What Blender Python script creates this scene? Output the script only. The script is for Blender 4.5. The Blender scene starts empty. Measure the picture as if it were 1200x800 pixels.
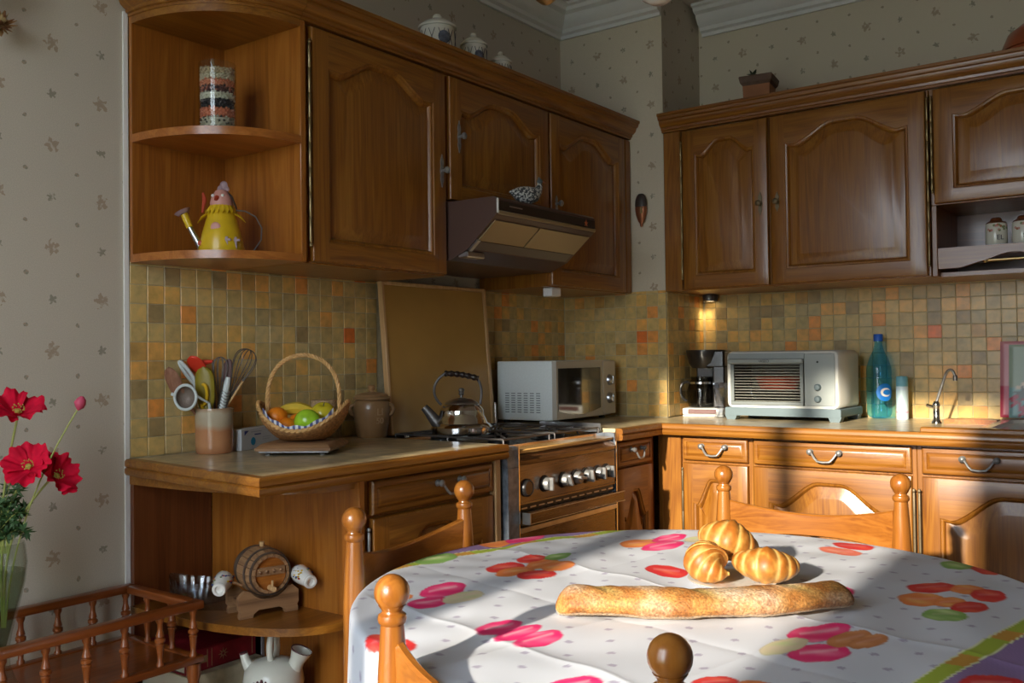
import bpy, bmesh, math, random
import numpy as np
from mathutils import Vector, Matrix, noise as mnoise

random.seed(7)
sc = bpy.context.scene
COL = sc.collection
PI = math.pi

# ------------------------------------------------------------------ camera
def rad(a): return a * PI / 180
cam_d = bpy.data.cameras.new('camera')
cam = bpy.data.objects.new('camera', cam_d)
COL.objects.link(cam)
yaw, pit, rol = rad(36.431), rad(1.006), rad(-0.718)
Fv = Vector((-math.sin(yaw) * math.cos(pit), math.cos(yaw) * math.cos(pit), math.sin(pit)))
R0 = Vector((math.cos(yaw), math.sin(yaw), 0))
U0 = R0.cross(Fv)
Rv = R0 * math.cos(rol) + U0 * math.sin(rol)
Uv = Rv.cross(Fv)
cam.matrix_world = Matrix(((Rv.x, Uv.x, -Fv.x, 2.1705), (Rv.y, Uv.y, -Fv.y, -3.651),
                           (Rv.z, Uv.z, -Fv.z, 1.147), (0, 0, 0, 1)))
cam_d.sensor_width = 36
cam_d.lens = 1097.23 / 1200 * 36
cam_d.clip_start = 0.05
sc.camera = cam

# ------------------------------------------------------------------ sky, sun, exposure
world = bpy.data.worlds.new('sky')
sc.world = world
world.use_nodes = True
bg = world.node_tree.nodes['Background']
bg.inputs[0].default_value = (0.80, 0.90, 1.0, 1)
bg.inputs[1].default_value = 10.0

sun_d = bpy.data.lights.new('sun', 'SUN')
sun = bpy.data.objects.new('sun', sun_d)
COL.objects.link(sun)
sun_d.energy = 10.5
sun_d.color = (1.0, 0.89, 0.72)
sun_d.angle = rad(1.5)
el = rad(17.5)
sdir = Vector((-0.038, 1.0, -math.tan(el))).normalized()
sun.rotation_euler = sdir.to_track_quat('-Z', 'Y').to_euler()
sun.location = (1.3, -9, 4.5)

portal_d = bpy.data.lights.new('window_portal', 'AREA')
portal = bpy.data.objects.new('window_portal', portal_d)
COL.objects.link(portal)
portal_d.shape = 'RECTANGLE'
portal_d.size, portal_d.size_y = 1.3, 2.3
portal.location = (1.183, -4.34, 1.25)
portal.rotation_euler = Vector((0, 1, 0)).to_track_quat('-Z', 'Y').to_euler()
portal_d.cycles.is_portal = True

vs = sc.view_settings
vs.view_transform = 'Standard'
vs.look = 'None'
vs.exposure = 0.0
vs.gamma = 1.0
vs.use_curve_mapping = False
cy = sc.cycles
cy.use_denoising = True
cy.max_bounces = 10
cy.diffuse_bounces = 5
cy.glossy_bounces = 4
cy.transmission_bounces = 8
cy.transparent_max_bounces = 8
cy.caustics_reflective = False
cy.caustics_refractive = False
cy.sample_clamp_indirect = 6

# ------------------------------------------------------------------ material helpers
def nmat(name):
    m = bpy.data.materials.new(name)
    m.use_nodes = True
    nt = m.node_tree
    return m, nt, nt.nodes['Principled BSDF']

def lk(nt, a, b): nt.links.new(a, b)

def node(nt, t, **kw):
    n = nt.nodes.new(t)
    for k, v in kw.items(): setattr(n, k, v)
    return n

def math_n(nt, op, a, b=None, c=None):
    n = node(nt, 'ShaderNodeMath', operation=op)
    for i, v in enumerate((a, b, c)):
        if v is None: continue
        if isinstance(v, (int, float)): n.inputs[i].default_value = v
        else: lk(nt, v, n.inputs[i])
    return n.outputs[0]

def ramp(nt, fac, stops, interp='LINEAR'):
    r = node(nt, 'ShaderNodeValToRGB')
    r.color_ramp.interpolation = interp
    e = r.color_ramp.elements
    while len(e) < len(stops): e.new(0.5)
    for i, (p, c) in enumerate(stops):
        e[i].position = p
        e[i].color = (*c, 1)
    lk(nt, fac, r.inputs[0])
    return r.outputs[0]

def mixc(nt, fac, a, b, mode='MIX'):
    n = node(nt, 'ShaderNodeMix', data_type='RGBA', blend_type=mode)
    for i, v in ((0, fac), (6, a), (7, b)):
        if isinstance(v, (int, float)): n.inputs[i].default_value = v
        elif isinstance(v, tuple): n.inputs[i].default_value = (*v, 1)
        else: lk(nt, v, n.inputs[i])
    return n.outputs[2]

def bump(nt, bs, h, strength=0.3, dist=0.001):
    b = node(nt, 'ShaderNodeBump')
    b.inputs['Strength'].default_value = strength
    b.inputs['Distance'].default_value = dist
    lk(nt, h, b.inputs['Height'])
    lk(nt, b.outputs[0], bs.inputs['Normal'])

def plain(name, col, rough=0.5, metal=0.0, coat=0.0, noise=0.0, nscale=40, bumpy=0.0, trans=0.0, ior=1.45, spec=0.5):
    m, nt, bs = nmat(name)
    bs.inputs['Base Color'].default_value = (*col, 1)
    bs.inputs['Roughness'].default_value = rough
    bs.inputs['Metallic'].default_value = metal
    bs.inputs['Coat Weight'].default_value = coat
    bs.inputs['Coat Roughness'].default_value = 0.08
    bs.inputs['Transmission Weight'].default_value = trans
    bs.inputs['IOR'].default_value = ior
    bs.inputs['Specular IOR Level'].default_value = spec
    if noise or bumpy:
        tc = node(nt, 'ShaderNodeTexCoord')
        nz = node(nt, 'ShaderNodeTexNoise')
        nz.inputs['Scale'].default_value = nscale
        nz.inputs['Detail'].default_value = 4
        lk(nt, tc.outputs['Object'], nz.inputs['Vector'])
        if noise:
            lo = tuple(c * (1 - noise) for c in col)
            hi = tuple(min(1, c * (1 + noise)) for c in col)
            lk(nt, ramp(nt, nz.outputs[0], [(0.3, lo), (0.7, hi)]), bs.inputs['Base Color'])
        if bumpy: bump(nt, bs, nz.outputs[0], bumpy, 0.002)
    return m

def wood(name, lo, mid, hi, axis='z', rough=0.35, coat=0.25, scale=1.0, fine=0.35):
    m, nt, bs = nmat(name)
    tc = node(nt, 'ShaderNodeTexCoord')
    oi = node(nt, 'ShaderNodeObjectInfo')
    off = node(nt, 'ShaderNodeVectorMath', operation='ADD')
    sc3 = node(nt, 'ShaderNodeVectorMath', operation='SCALE')
    comb = node(nt, 'ShaderNodeCombineXYZ')
    for i in range(3): lk(nt, math_n(nt, 'MULTIPLY', oi.outputs['Random'], 3.0 + i * 2.3), comb.inputs[i])
    lk(nt, tc.outputs['Object'], off.inputs[0])
    lk(nt, comb.outputs[0], off.inputs[1])
    mp = node(nt, 'ShaderNodeMapping')
    s = [14 * scale, 14 * scale, 14 * scale]
    s['xyz'.index(axis)] = 0.9 * scale
    mp.inputs['Scale'].default_value = s
    lk(nt, off.outputs[0], mp.inputs[0])
    nz = node(nt, 'ShaderNodeTexNoise')
    nz.inputs['Scale'].default_value = 1.0
    nz.inputs['Detail'].default_value = 3
    nz.inputs['Distortion'].default_value = 1.6
    lk(nt, mp.outputs[0], nz.inputs['Vector'])
    rings = math_n(nt, 'FRACT', math_n(nt, 'MULTIPLY', nz.outputs[0], 5.0))
    tri = math_n(nt, 'ABSOLUTE', math_n(nt, 'SUBTRACT', math_n(nt, 'MULTIPLY', rings, 2.0), 1.0))
    mp2 = node(nt, 'ShaderNodeMapping')
    s2 = [260, 260, 260]
    s2['xyz'.index(axis)] = 7
    mp2.inputs['Scale'].default_value = s2
    lk(nt, off.outputs[0], mp2.inputs[0])
    fz = node(nt, 'ShaderNodeTexNoise')
    fz.inputs['Scale'].default_value = 1.0
    fz.inputs['Detail'].default_value = 2
    lk(nt, mp2.outputs[0], fz.inputs['Vector'])
    v = math_n(nt, 'ADD', math_n(nt, 'MULTIPLY', tri, 0.30), math_n(nt, 'MULTIPLY', nz.outputs[0], 0.70))
    v = math_n(nt, 'ADD', v, math_n(nt, 'MULTIPLY', math_n(nt, 'SUBTRACT', fz.outputs[0], 0.5), fine * 1.6))
    c = ramp(nt, v, [(0.12, lo), (0.5, mid), (0.85, hi)])
    lk(nt, c, bs.inputs['Base Color'])
    bs.inputs['Roughness'].default_value = rough
    bs.inputs['Coat Weight'].default_value = coat
    bs.inputs['Coat Roughness'].default_value = 0.18
    bump(nt, bs, fz.outputs[0], 0.12, 0.0006)
    return m

def tile_mat(name, island):
    m, nt, bs = nmat(name)
    if island:
        g = node(nt, 'ShaderNodeNewGeometry'); rnd = g.outputs['Random Per Island']
    else:
        g = node(nt, 'ShaderNodeObjectInfo'); rnd = g.outputs['Random']
    st = [(0.0, (.42, .35, .17)), (.17, (.37, .31, .155)), (.33, (.46, .37, .17)), (.48, (.34, .30, .17)),
          (.60, (.40, .35, .20)), (.72, (.50, .35, .125)), (.81, (.26, .215, .12)), (.86, (.54, .33, .11)),
          (.92, (.55, .26, .075)), (.96, (.38, .26, .10)), (.985, (.52, .15, .035))]
    c = ramp(nt, rnd, st, 'CONSTANT')
    tc = node(nt, 'ShaderNodeTexCoord')
    add = node(nt, 'ShaderNodeVectorMath', operation='ADD')
    cmb = node(nt, 'ShaderNodeCombineXYZ')
    for i in range(3): lk(nt, math_n(nt, 'MULTIPLY', rnd, 37.0 + 11 * i), cmb.inputs[i])
    lk(nt, tc.outputs['Object'], add.inputs[0]); lk(nt, cmb.outputs[0], add.inputs[1])
    nz = node(nt, 'ShaderNodeTexNoise')
    nz.inputs['Scale'].default_value = 32
    nz.inputs['Detail'].default_value = 5
    lk(nt, add.outputs[0], nz.inputs['Vector'])
    dk = ramp(nt, nz.outputs[0], [(.3, (1.1, .98, .76)), (.5, (1.42, 1.24, 1.0)), (.72, (1.75, 1.42, 1.0))])
    c2 = mixc(nt, 1.0, c, dk, 'MULTIPLY')
    lk(nt, c2, bs.inputs['Base Color'])
    bs.inputs['Roughness'].default_value = 0.34
    bump(nt, bs, nz.outputs[0], 0.12, 0.002)
    return m

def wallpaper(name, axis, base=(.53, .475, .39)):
    m, nt, bs = nmat(name)
    tc = node(nt, 'ShaderNodeTexCoord')
    sx = node(nt, 'ShaderNodeSeparateXYZ')
    lk(nt, tc.outputs['Object'], sx.inputs[0])
    nz = node(nt, 'ShaderNodeTexNoise')
    nz.inputs['Scale'].default_value = 85
    nz.inputs['Detail'].default_value = 2
    lk(nt, tc.outputs['Object'], nz.inputs['Vector'])
    u = math_n(nt, 'DIVIDE', math_n(nt, 'SUBTRACT', sx.outputs['xyz'.index(axis)], -2.525), .123)
    v = math_n(nt, 'DIVIDE', math_n(nt, 'SUBTRACT', sx.outputs[2], 1.903), .121)
    def cell(u, v, o):
        uu = math_n(nt, 'ADD', u, o); vv = math_n(nt, 'ADD', v, o)
        fu = math_n(nt, 'FLOOR', uu); fv = math_n(nt, 'FLOOR', vv)
        lu = math_n(nt, 'SUBTRACT', math_n(nt, 'SUBTRACT', uu, fu), .5)
        lv = math_n(nt, 'SUBTRACT', math_n(nt, 'SUBTRACT', vv, fv), .5)
        r = math_n(nt, 'SQRT', math_n(nt, 'ADD', math_n(nt, 'MULTIPLY', lu, lu), math_n(nt, 'MULTIPLY', lv, lv)))
        return fu, fv, lu, lv, r
    fu, fv, lu, lv, r = cell(u, v, .5)
    par = math_n(nt, 'ABSOLUTE', math_n(nt, 'MODULO', math_n(nt, 'ADD', fu, fv), 2.0))
    R = math_n(nt, 'SUBTRACT', .165, math_n(nt, 'MULTIPLY', par, .065))
    ang = math_n(nt, 'ARCTAN2', lv, lu)
    pet = math_n(nt, 'ADD', .72, math_n(nt, 'MULTIPLY', math_n(nt, 'SINE', math_n(nt, 'ADD', math_n(nt, 'MULTIPLY', ang, 5.0), math_n(nt, 'MULTIPLY', nz.outputs[0], 9.0))), .24))
    Rn = math_n(nt, 'MULTIPLY', R, math_n(nt, 'MULTIPLY', pet, math_n(nt, 'ADD', .45, math_n(nt, 'MULTIPLY', nz.outputs[0], 1.1))))
    inside = math_n(nt, 'LESS_THAN', r, Rn)
    spots = ramp(nt, nz.outputs[0], [(.36, (0.15,) * 3), (.5, (1,) * 3)])
    f = math_n(nt, 'MULTIPLY', inside, spots)
    _, _, _, _, r2 = cell(u, v, 0.0)
    dot = math_n(nt, 'LESS_THAN', r2, math_n(nt, 'MULTIPLY', nz.outputs[0], .085))
    f = math_n(nt, 'MULTIPLY', math_n(nt, 'MINIMUM', math_n(nt, 'ADD', f, dot), 1.0), .66)
    fl = mixc(nt, par, (.30, .20, .12), (.16, .15, .10))
    wv = node(nt, 'ShaderNodeTexNoise')
    wv.inputs['Scale'].default_value = 420
    lk(nt, tc.outputs['Object'], wv.inputs['Vector'])
    bcol = mixc(nt, ramp(nt, wv.outputs[0], [(.35, (0, 0, 0)), (.65, (1, 1, 1))]), tuple(c * .93 for c in base), tuple(c * 1.05 for c in base))
    lk(nt, mixc(nt, f, bcol, fl), bs.inputs['Base Color'])
    bs.inputs['Roughness'].default_value = 0.75
    bump(nt, bs, wv.outputs[0], 0.25, 0.0008)
    return m

def striped(name, stops, axis=2, scale=1.0, rough=0.4, mode='CONSTANT', coat=0.0):
    """flat print in bands along one object axis"""
    m, nt, bs = nmat(name)
    tc = node(nt, 'ShaderNodeTexCoord')
    sx = node(nt, 'ShaderNodeSeparateXYZ')
    lk(nt, tc.outputs['Object'], sx.inputs[0])
    v = math_n(nt, 'MULTIPLY', sx.outputs[axis], scale)
    lk(nt, ramp(nt, v, stops, mode), bs.inputs['Base Color'])
    bs.inputs['Roughness'].default_value = rough
    bs.inputs['Coat Weight'].default_value = coat
    return m

def vcol(name, attr='print', rough=0.7, coat=0.0, weave=0.0, noise=0.0, grit=False):
    m, nt, bs = nmat(name)
    a = node(nt, 'ShaderNodeAttribute', attribute_name=attr)
    src = a.outputs['Color']
    tc = node(nt, 'ShaderNodeTexCoord')
    nz = node(nt, 'ShaderNodeTexNoise')
    nz.inputs['Scale'].default_value = 700 if weave else 60
    nz.inputs['Detail'].default_value = 3
    lk(nt, tc.outputs['Object'], nz.inputs['Vector'])
    if noise:
        src = mixc(nt, 1.0, src, ramp(nt, nz.outputs[0], [(.3, (1 - noise,) * 3), (.7, (1 + noise * .5,) * 3)]), 'MULTIPLY')
    lk(nt, src, bs.inputs['Base Color'])
    bs.inputs['Roughness'].default_value = rough
    bs.inputs['Coat Weight'].default_value = coat
    if grit:
        nz.inputs['Scale'].default_value = 260
        bump(nt, bs, nz.outputs[0], .7, 0.002)
    if weave: bump(nt, bs, nz.outputs[0], weave, 0.0008)
    return m

def glass(name, col=(1, 1, 1), rough=0.0, ior=1.45):
    m, nt, bs = nmat(name)
    nt.nodes.remove(bs)
    out = nt.nodes['Material Output']
    g = node(nt, 'ShaderNodeBsdfGlossy'); g.inputs['Roughness'].default_value = 0.03
    t = node(nt, 'ShaderNodeBsdfTransparent'); t.inputs[0].default_value = (*col, 1)
    lw = node(nt, 'ShaderNodeLayerWeight'); lw.inputs[0].default_value = .5
    f0 = ((ior - 1) / (ior + 1)) ** 2
    fr_o = math_n(nt, 'ADD', f0, math_n(nt, 'MULTIPLY', math_n(nt, 'POWER', lw.outputs['Facing'], 4.0), .55))
    mx = node(nt, 'ShaderNodeMixShader')
    lk(nt, fr_o, mx.inputs[0]); lk(nt, t.outputs[0], mx.inputs[1]); lk(nt, g.outputs[0], mx.inputs[2])
    lk(nt, mx.outputs[0], out.inputs[0])
    return m

# oak cabinet tones
OL, OM, OH = (.143, .044, .0055), (.244, .090, .010), (.33, .140, .019)
M = {}
for a in 'xyz':
    M['oak_' + a] = wood('oak_' + a, OL, OM, OH, a)
    M['chairwood_' + a] = wood('chairwood_' + a, (.175, .050, .008), (.30, .104, .015), (.40, .155, .028), a, rough=.28, coat=.5, fine=.2)
    M['darkwood_' + a] = wood('darkwood_' + a, (.085, .022, .006), (.135, .036, .009), (.18, .055, .015), a, rough=.35, coat=.3)
    M['standwood_' + a] = wood('standwood_' + a, (.12, .028, .006), (.21, .052, .009), (.29, .08, .014), a, rough=.3, coat=.35, fine=.2)
    M['barrelwood_' + a] = wood('barrelwood_' + a, (.17, .085, .04), (.30, .16, .075), (.40, .23, .11), a, rough=.5, coat=.1)
for a in 'xz': M['orangewood_' + a] = wood('orangewood_' + a, (.19, .056, .007), (.31, .100, .012), (.39, .145, .022), a, rough=.35, coat=.25)
M['orangewood'] = wood('orangewood', (.22, .065, .012), (.36, .115, .018), (.44, .16, .03), 'y', rough=.3, coat=.4)
M['pale_wood'] = wood('pale_wood', (.50, .28, .11), (.62, .38, .17), (.72, .48, .24), 'z', rough=.45)
M['brass'] = plain('brass', (.55, .42, .20), .35, 1)
M['old_brass'] = plain('old_brass', (.35, .27, .14), .42, 1)
M['pewter'] = plain('pewter', (.30, .30, .295), .42, .6, noise=.25, nscale=60)
M['dull_bronze'] = plain('dull_bronze', (.17, .13, .075), .5, .5)
M['iron'] = plain('iron', (.16, .15, .145), .45, .8)
M['chrome'] = plain('chrome', (.72, .72, .72), .12, 1)
M['steel'] = plain('steel', (.50, .52, .55), .3, 1, noise=.15, nscale=25)
M['enamel_steel'] = plain('enamel_steel', (.20, .23, .27), .32, .4, noise=.3, nscale=50)
M['black'] = plain('black', (.012, .012, .013), .35)
M['black_plastic'] = plain('black_plastic', (.018, .016, .015), .3, coat=.4)
M['white_plaster'] = plain('white_plaster', (.74, .74, .72), .7, noise=.03, nscale=8)
M['ceiling_paint'] = plain('ceiling_paint', (.56, .48, .42), .8)
M['grout'] = plain('grout', (.52, .45, .28), .85, noise=.15)
M['tile'] = tile_mat('tile', False)
M['tile_field'] = tile_mat('tile_field', True)
M['wallpaper_y'] = wallpaper('wallpaper_y', 'y')
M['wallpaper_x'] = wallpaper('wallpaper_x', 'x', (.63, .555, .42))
M['white_paint'] = plain('white_paint', (.80, .80, .78), .4)
M['porcelain'] = plain('porcelain', (.78, .77, .72), .2, coat=.5)
M['cream_china'] = plain('cream_china', (.72, .70, .60), .25, coat=.4, noise=.06, nscale=12)

# ------------------------------------------------------------------ mesh helpers
class MB:
    def __init__(s):
        s.bm = bmesh.new(); s.mi = 0
    def _mark(s, n0):
        s.bm.faces.ensure_lookup_table()
        for f in s.bm.faces[n0:]: f.material_index = s.mi
    def box(s, x0, x1, y0, y1, z0, z1, b=0.0, mat=None, seg=1):
        n0 = len(s.bm.faces)
        if x1 < x0: x0, x1 = x1, x0
        if y1 < y0: y0, y1 = y1, y0
        if z1 < z0: z0, z1 = z1, z0
        vs_ = [s.bm.verts.new(p) for p in ((x0, y0, z0), (x1, y0, z0), (x1, y1, z0), (x0, y1, z0),
                                          (x0, y0, z1), (x1, y0, z1), (x1, y1, z1), (x0, y1, z1))]
        fs = [s.bm.faces.new([vs_[i] for i in f]) for f in
              ((3, 2, 1, 0), (4, 5, 6, 7), (0, 1, 5, 4), (1, 2, 6, 5), (2, 3, 7, 6), (3, 0, 4, 7))]
        vv = vs_
        if b:
            ed = list({e for f in fs for e in f.edges})
            r = bmesh.ops.bevel(s.bm, geom=ed, offset=b, segments=seg, affect='EDGES', profile=.5)
            vv = list({v for f in r['faces'] for v in f.verts})
        if mat is not None: bmesh.ops.transform(s.bm, matrix=mat, verts=vv)
        s._mark(n0)
        return s
    def loops(s, loops, cap0=False, cap1=False, closed=True, wrap=False):
        """bridge successive loops of equal length"""
        n0 = len(s.bm.faces)
        L = [[s.bm.verts.new(p) for p in lp] for lp in loops]
        n = len(L[0])
        rng = range(n) if closed else range(n - 1)
        pairs = list(zip(L, L[1:])) + ([(L[-1], L[0])] if wrap else [])
        for a, b in pairs:
            for i in rng:
                j = (i + 1) % n
                try: s.bm.faces.new((a[i], a[j], b[j], b[i]))
                except ValueError: pass
        if cap0: s.bm.faces.new(L[0][::-1])
        if cap1: s.bm.faces.new(L[-1])
        s._mark(n0)
        return L
    def lathe(s, prof, o=(0, 0, 0), axis='z', seg=24, mat=None, a0=0, a1=2 * PI, sx=1, sy=1):
        lps = []
        full = abs(a1 - a0 - 2 * PI) < 1e-6
        n = seg if full else seg + 1
        for r, h in prof:
            lp = []
            for i in range(n):
                t = a0 + (a1 - a0) * i / seg
                p = Vector((max(r, 1e-5) * math.cos(t) * sx, max(r, 1e-5) * math.sin(t) * sy, h))
                if axis == 'x': p = Vector((p.z, p.x, p.y))
                elif axis == 'y': p = Vector((p.x, p.z, p.y))
                if mat is not None: p = mat @ p
                lp.append(p + Vector(o))
            lps.append(lp)
        s.loops(lps, closed=full)
        return s
    def tube(s, pts, r, seg=8, closed=False, caps=True, flat=1.0):
        pts = [Vector(p) for p in pts]
        n = len(pts)
        rr = r if hasattr(r, '__len__') else [r] * n
        lps = []
        up = None
        for i, p in enumerate(pts):
            a = pts[(i - 1) % n] if (closed or i) else p
            b = pts[(i + 1) % n] if (closed or i < n - 1) else p
            t = (b - a).normalized()
            if up is None:
                up = Vector((0, 0, 1)) if abs(t.z) < .9 else Vector((1, 0, 0))
            side = t.cross(up)
            if side.length < 1e-6: side = t.orthogonal()
            side.normalize(); up = side.cross(t).normalized()
            lps.append([p + side * (rr[i] * math.cos(2 * PI * k / seg)) + up * (rr[i] * flat * math.sin(2 * PI * k / seg)) for k in range(seg)])
        s.loops(lps, cap0=caps and not closed, cap1=caps and not closed, wrap=closed)
        return s
    def prism(s, poly, f, d0, d1, b=0.0):
        """polygon poly (u,v) extruded between depths; f(u,v,d)->xyz"""
        l0 = [f(u, v, d0) for u, v in poly]
        l1 = [f(u, v, d1) for u, v in poly]
        s.loops([l0, l1], True, True)
        return s
    def ball(s, c, r, seg=16, rings=10, sx=1, sy=1, sz=1, mat=None):
        n0 = len(s.bm.faces)
        m = Matrix.Translation(c) @ (mat if mat is not None else Matrix.Identity(4)) @ Matrix.Diagonal((r * sx, r * sy, r * sz, 1))
        bmesh.ops.create_uvsphere(s.bm, u_segments=seg, v_segments=rings, radius=1, matrix=m)
        s._mark(n0)
        return s
    def ico(s, c, r, sub=1, sx=1, sy=1, sz=1, mat=None):
        n0 = len(s.bm.faces)
        m = Matrix.Translation(c) @ (mat if mat is not None else Matrix.Identity(4)) @ Matrix.Diagonal((r * sx, r * sy, r * sz, 1))
        bmesh.ops.create_icosphere(s.bm, subdivisions=sub, radius=1, matrix=m)
        s._mark(n0)
        return s
    def build(s, name, mats, parent=None, smooth=True, world=False, angle=40, recalc=True):
        bm = s.bm
        if world and parent is not None:
            bmesh.ops.transform(bm, matrix=wmat(parent).inverted(), verts=bm.verts)
        if recalc: bmesh.ops.recalc_face_normals(bm, faces=bm.faces)
        for f in bm.faces: f.smooth = smooth
        if smooth:
            ca = math.cos(rad(angle))
            for e in bm.edges:
                if len(e.link_faces) == 2 and e.link_faces[0].normal.dot(e.link_faces[1].normal) < ca:
                    e.smooth = False
        me = bpy.data.meshes.new(name)
        bm.to_mesh(me); bm.free()
        if not isinstance(mats, (list, tuple)): mats = [mats]
        for m in mats: me.materials.append(M[m] if isinstance(m, str) else m)
        o = bpy.data.objects.new(name, me)
        COL.objects.link(o)
        if parent is not None: o.parent = parent
        return o

def wmat(o):
    m = o.matrix_basis.copy()
    return wmat(o.parent) @ m if o.parent else m

def tag(o, label=None, cat=None, group=None, kind=None):
    if label: o['label'] = label
    if cat: o['category'] = cat
    if group: o['group'] = group
    if kind: o['kind'] = kind
    return o

def thing(name, label, cat, loc=(0, 0, 0), rz=0.0, group=None, parent=None):
    e = bpy.data.objects.new(name, None)
    COL.objects.link(e)
    e.empty_display_size = .05
    e.location = loc
    e.rotation_euler = (0, 0, rz)
    return tag(e, label, cat, group)

def place(o, loc, rz=0.0, rx=0.0, ry=0.0):
    o.location = loc
    o.rotation_euler = (rx, ry, rz)
    return o

def copy_tree(o, parent=None):
    c = o.copy()
    COL.objects.link(c)
    if parent is not None: c.parent = parent
    for ch in list(o.children): copy_tree(ch, c)
    return c

def struct(o):
    o['kind'] = 'structure'
    return o

def text_obj(name, txt, size, mat, parent, m4, extrude=.0006, align='CENTER'):
    cu = bpy.data.curves.new(name, 'FONT')
    cu.body = txt; cu.size = size; cu.align_x = align; cu.align_y = 'CENTER'; cu.extrude = extrude
    tmp = bpy.data.objects.new(name + '_tmp', cu)
    COL.objects.link(tmp)
    dg = bpy.context.evaluated_depsgraph_get()
    me = bpy.data.meshes.new_from_object(tmp.evaluated_get(dg))
    bpy.data.objects.remove(tmp)
    bpy.data.curves.remove(cu)
    me.transform(m4)
    me.materials.clear(); me.materials.append(M[mat])
    me.name = name
    o = bpy.data.objects.new(name, me)
    COL.objects.link(o)
    o.parent = parent
    return o

def lerp(a, b, t): return a + (b - a) * t
def smooth(t):
    t = max(0., min(1., t)); return t * t * (3 - 2 * t)
def bez(p0, p1, p2, p3, n=12):
    p0, p1, p2, p3 = map(Vector, (p0, p1, p2, p3))
    return [p0 * (1 - t) ** 3 + p1 * 3 * t * (1 - t) ** 2 + p2 * 3 * t * t * (1 - t) + p3 * t ** 3 for t in [i / n for i in range(n + 1)]]

# ------------------------------------------------------------------ room shell
HC = 2.60          # ceiling
XR = 3.40          # right wall
YF = -4.20         # front wall with the window
PX, PY = 0.478, -0.34   # chimney breast in the corner

b = MB().box(-.15, XR + .15, YF - .3, .15, -.12, 0)
floor = struct(b.build('floor', plain('floor_tile', (.26, .16, .10), .35, noise=.2, nscale=6)))
b = MB().box(-.15, XR + .15, YF - .3, .15, HC, HC + .12)
struct(b.build('ceiling', 'ceiling_paint'))
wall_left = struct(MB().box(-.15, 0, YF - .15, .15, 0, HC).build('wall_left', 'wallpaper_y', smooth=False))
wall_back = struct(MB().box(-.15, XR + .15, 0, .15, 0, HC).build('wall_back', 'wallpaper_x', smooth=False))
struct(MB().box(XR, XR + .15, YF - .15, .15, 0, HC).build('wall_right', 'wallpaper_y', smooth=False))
bb = MB()
bb.box(0, PX, PY, 0, 0, HC)
bb.bm.normal_update()
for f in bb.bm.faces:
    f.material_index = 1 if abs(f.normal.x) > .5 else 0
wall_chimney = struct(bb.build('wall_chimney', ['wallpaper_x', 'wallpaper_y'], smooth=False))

# front wall with a French window (behind the camera, lets the low sun in)
WX0, WX1, WZ1 = .56, 1.806, 2.35
fw = MB()
fw.box(-.15, WX0, YF - .15, YF, 0, HC); fw.box(WX1, XR + .15, YF - .15, YF, 0, HC); fw.box(WX0, WX1, YF - .15, YF, WZ1, HC)
fw.box(WX0, WX1, YF - .15, YF, 0, .1)
struct(fw.build('wall_front', 'wallpaper_x', smooth=False))
win = MB()
win.box(WX0, WX0 + .063, YF - .10, YF - .04, .1, WZ1, .004); win.box(WX1 - .063, WX1, YF - .10, YF - .04, .1, WZ1, .004)
win.box(1.1405, 1.2255, YF - .10, YF - .04, .1, WZ1, .004)
for x0, x1 in ((WX0 + .063, 1.1405), (1.2255, WX1 - .063)):
    win.box(x0, x1, YF - .10, YF - .04, WZ1 - .05, WZ1, .004); win.box(x0, x1, YF - .10, YF - .04, .1, .32, .004)
    win.box(x0, x1, YF - .085, YF - .055, .98, 1.01)
w1 = struct(win.build('window_1', 'white_paint'))
pn = MB()
for x0, x1 in ((WX0 + .063, 1.1405), (1.2255, WX1 - .063)):
    pn.box(x0, x1, YF - .072, YF - .068, .32, WZ1 - .05)
M['pane'] = glass('pane')
pn.build('pane', 'pane', w1)
# unseen half height lace curtain on the left casement, placed to dim the sun
def lace():
    m, nt, bs = nmat('lace')
    nt.nodes.remove(bs)
    out = nt.nodes['Material Output']
    t = node(nt, 'ShaderNodeBsdfTransparent'); d = node(nt, 'ShaderNodeBsdfTranslucent'); d2 = node(nt, 'ShaderNodeBsdfDiffuse')
    tc = node(nt, 'ShaderNodeTexCoord'); nz = node(nt, 'ShaderNodeTexNoise'); nz.inputs['Scale'].default_value = 9; nz.inputs['Detail'].default_value = 1
    lk(nt, tc.outputs['Object'], nz.inputs['Vector'])
    a = node(nt, 'ShaderNodeMixShader'); lk(nt, d.outputs[0], a.inputs[1]); lk(nt, d2.outputs[0], a.inputs[2])
    x = node(nt, 'ShaderNodeMixShader'); lk(nt, ramp(nt, nz.outputs[0], [(.35, (.50,) * 3), (.65, (.82,) * 3)]), x.inputs[0])
    lk(nt, t.outputs[0], x.inputs[1]); lk(nt, a.outputs[0], x.inputs[2]); lk(nt, x.outputs[0], out.inputs[0])
    return m
M['lace'] = lace()
m = MB(); L = []
for z in (.34, .9, 1.60):
    L.append([(lerp(.615, 1.150, i / 80), YF - .022 + .012 * math.sin(i * .95), z) for i in range(81)])
m.loops(L, closed=False); m.build('unseen_lace_curtain', 'lace', w1)
m = MB(); m.tube([(.600, YF - .022, 1.606), (1.165, YF - .022, 1.606)], .005, 8); m.build('unseen_curtain_rod', 'brass', w1)
# terrace outside, lit by the sky and sun
struct(MB().box(-6, 9, -16, YF - .3, -.12, -.02).build('terrace', plain('terrace_grass', (.10, .14, .05), .9, noise=.3)))

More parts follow.
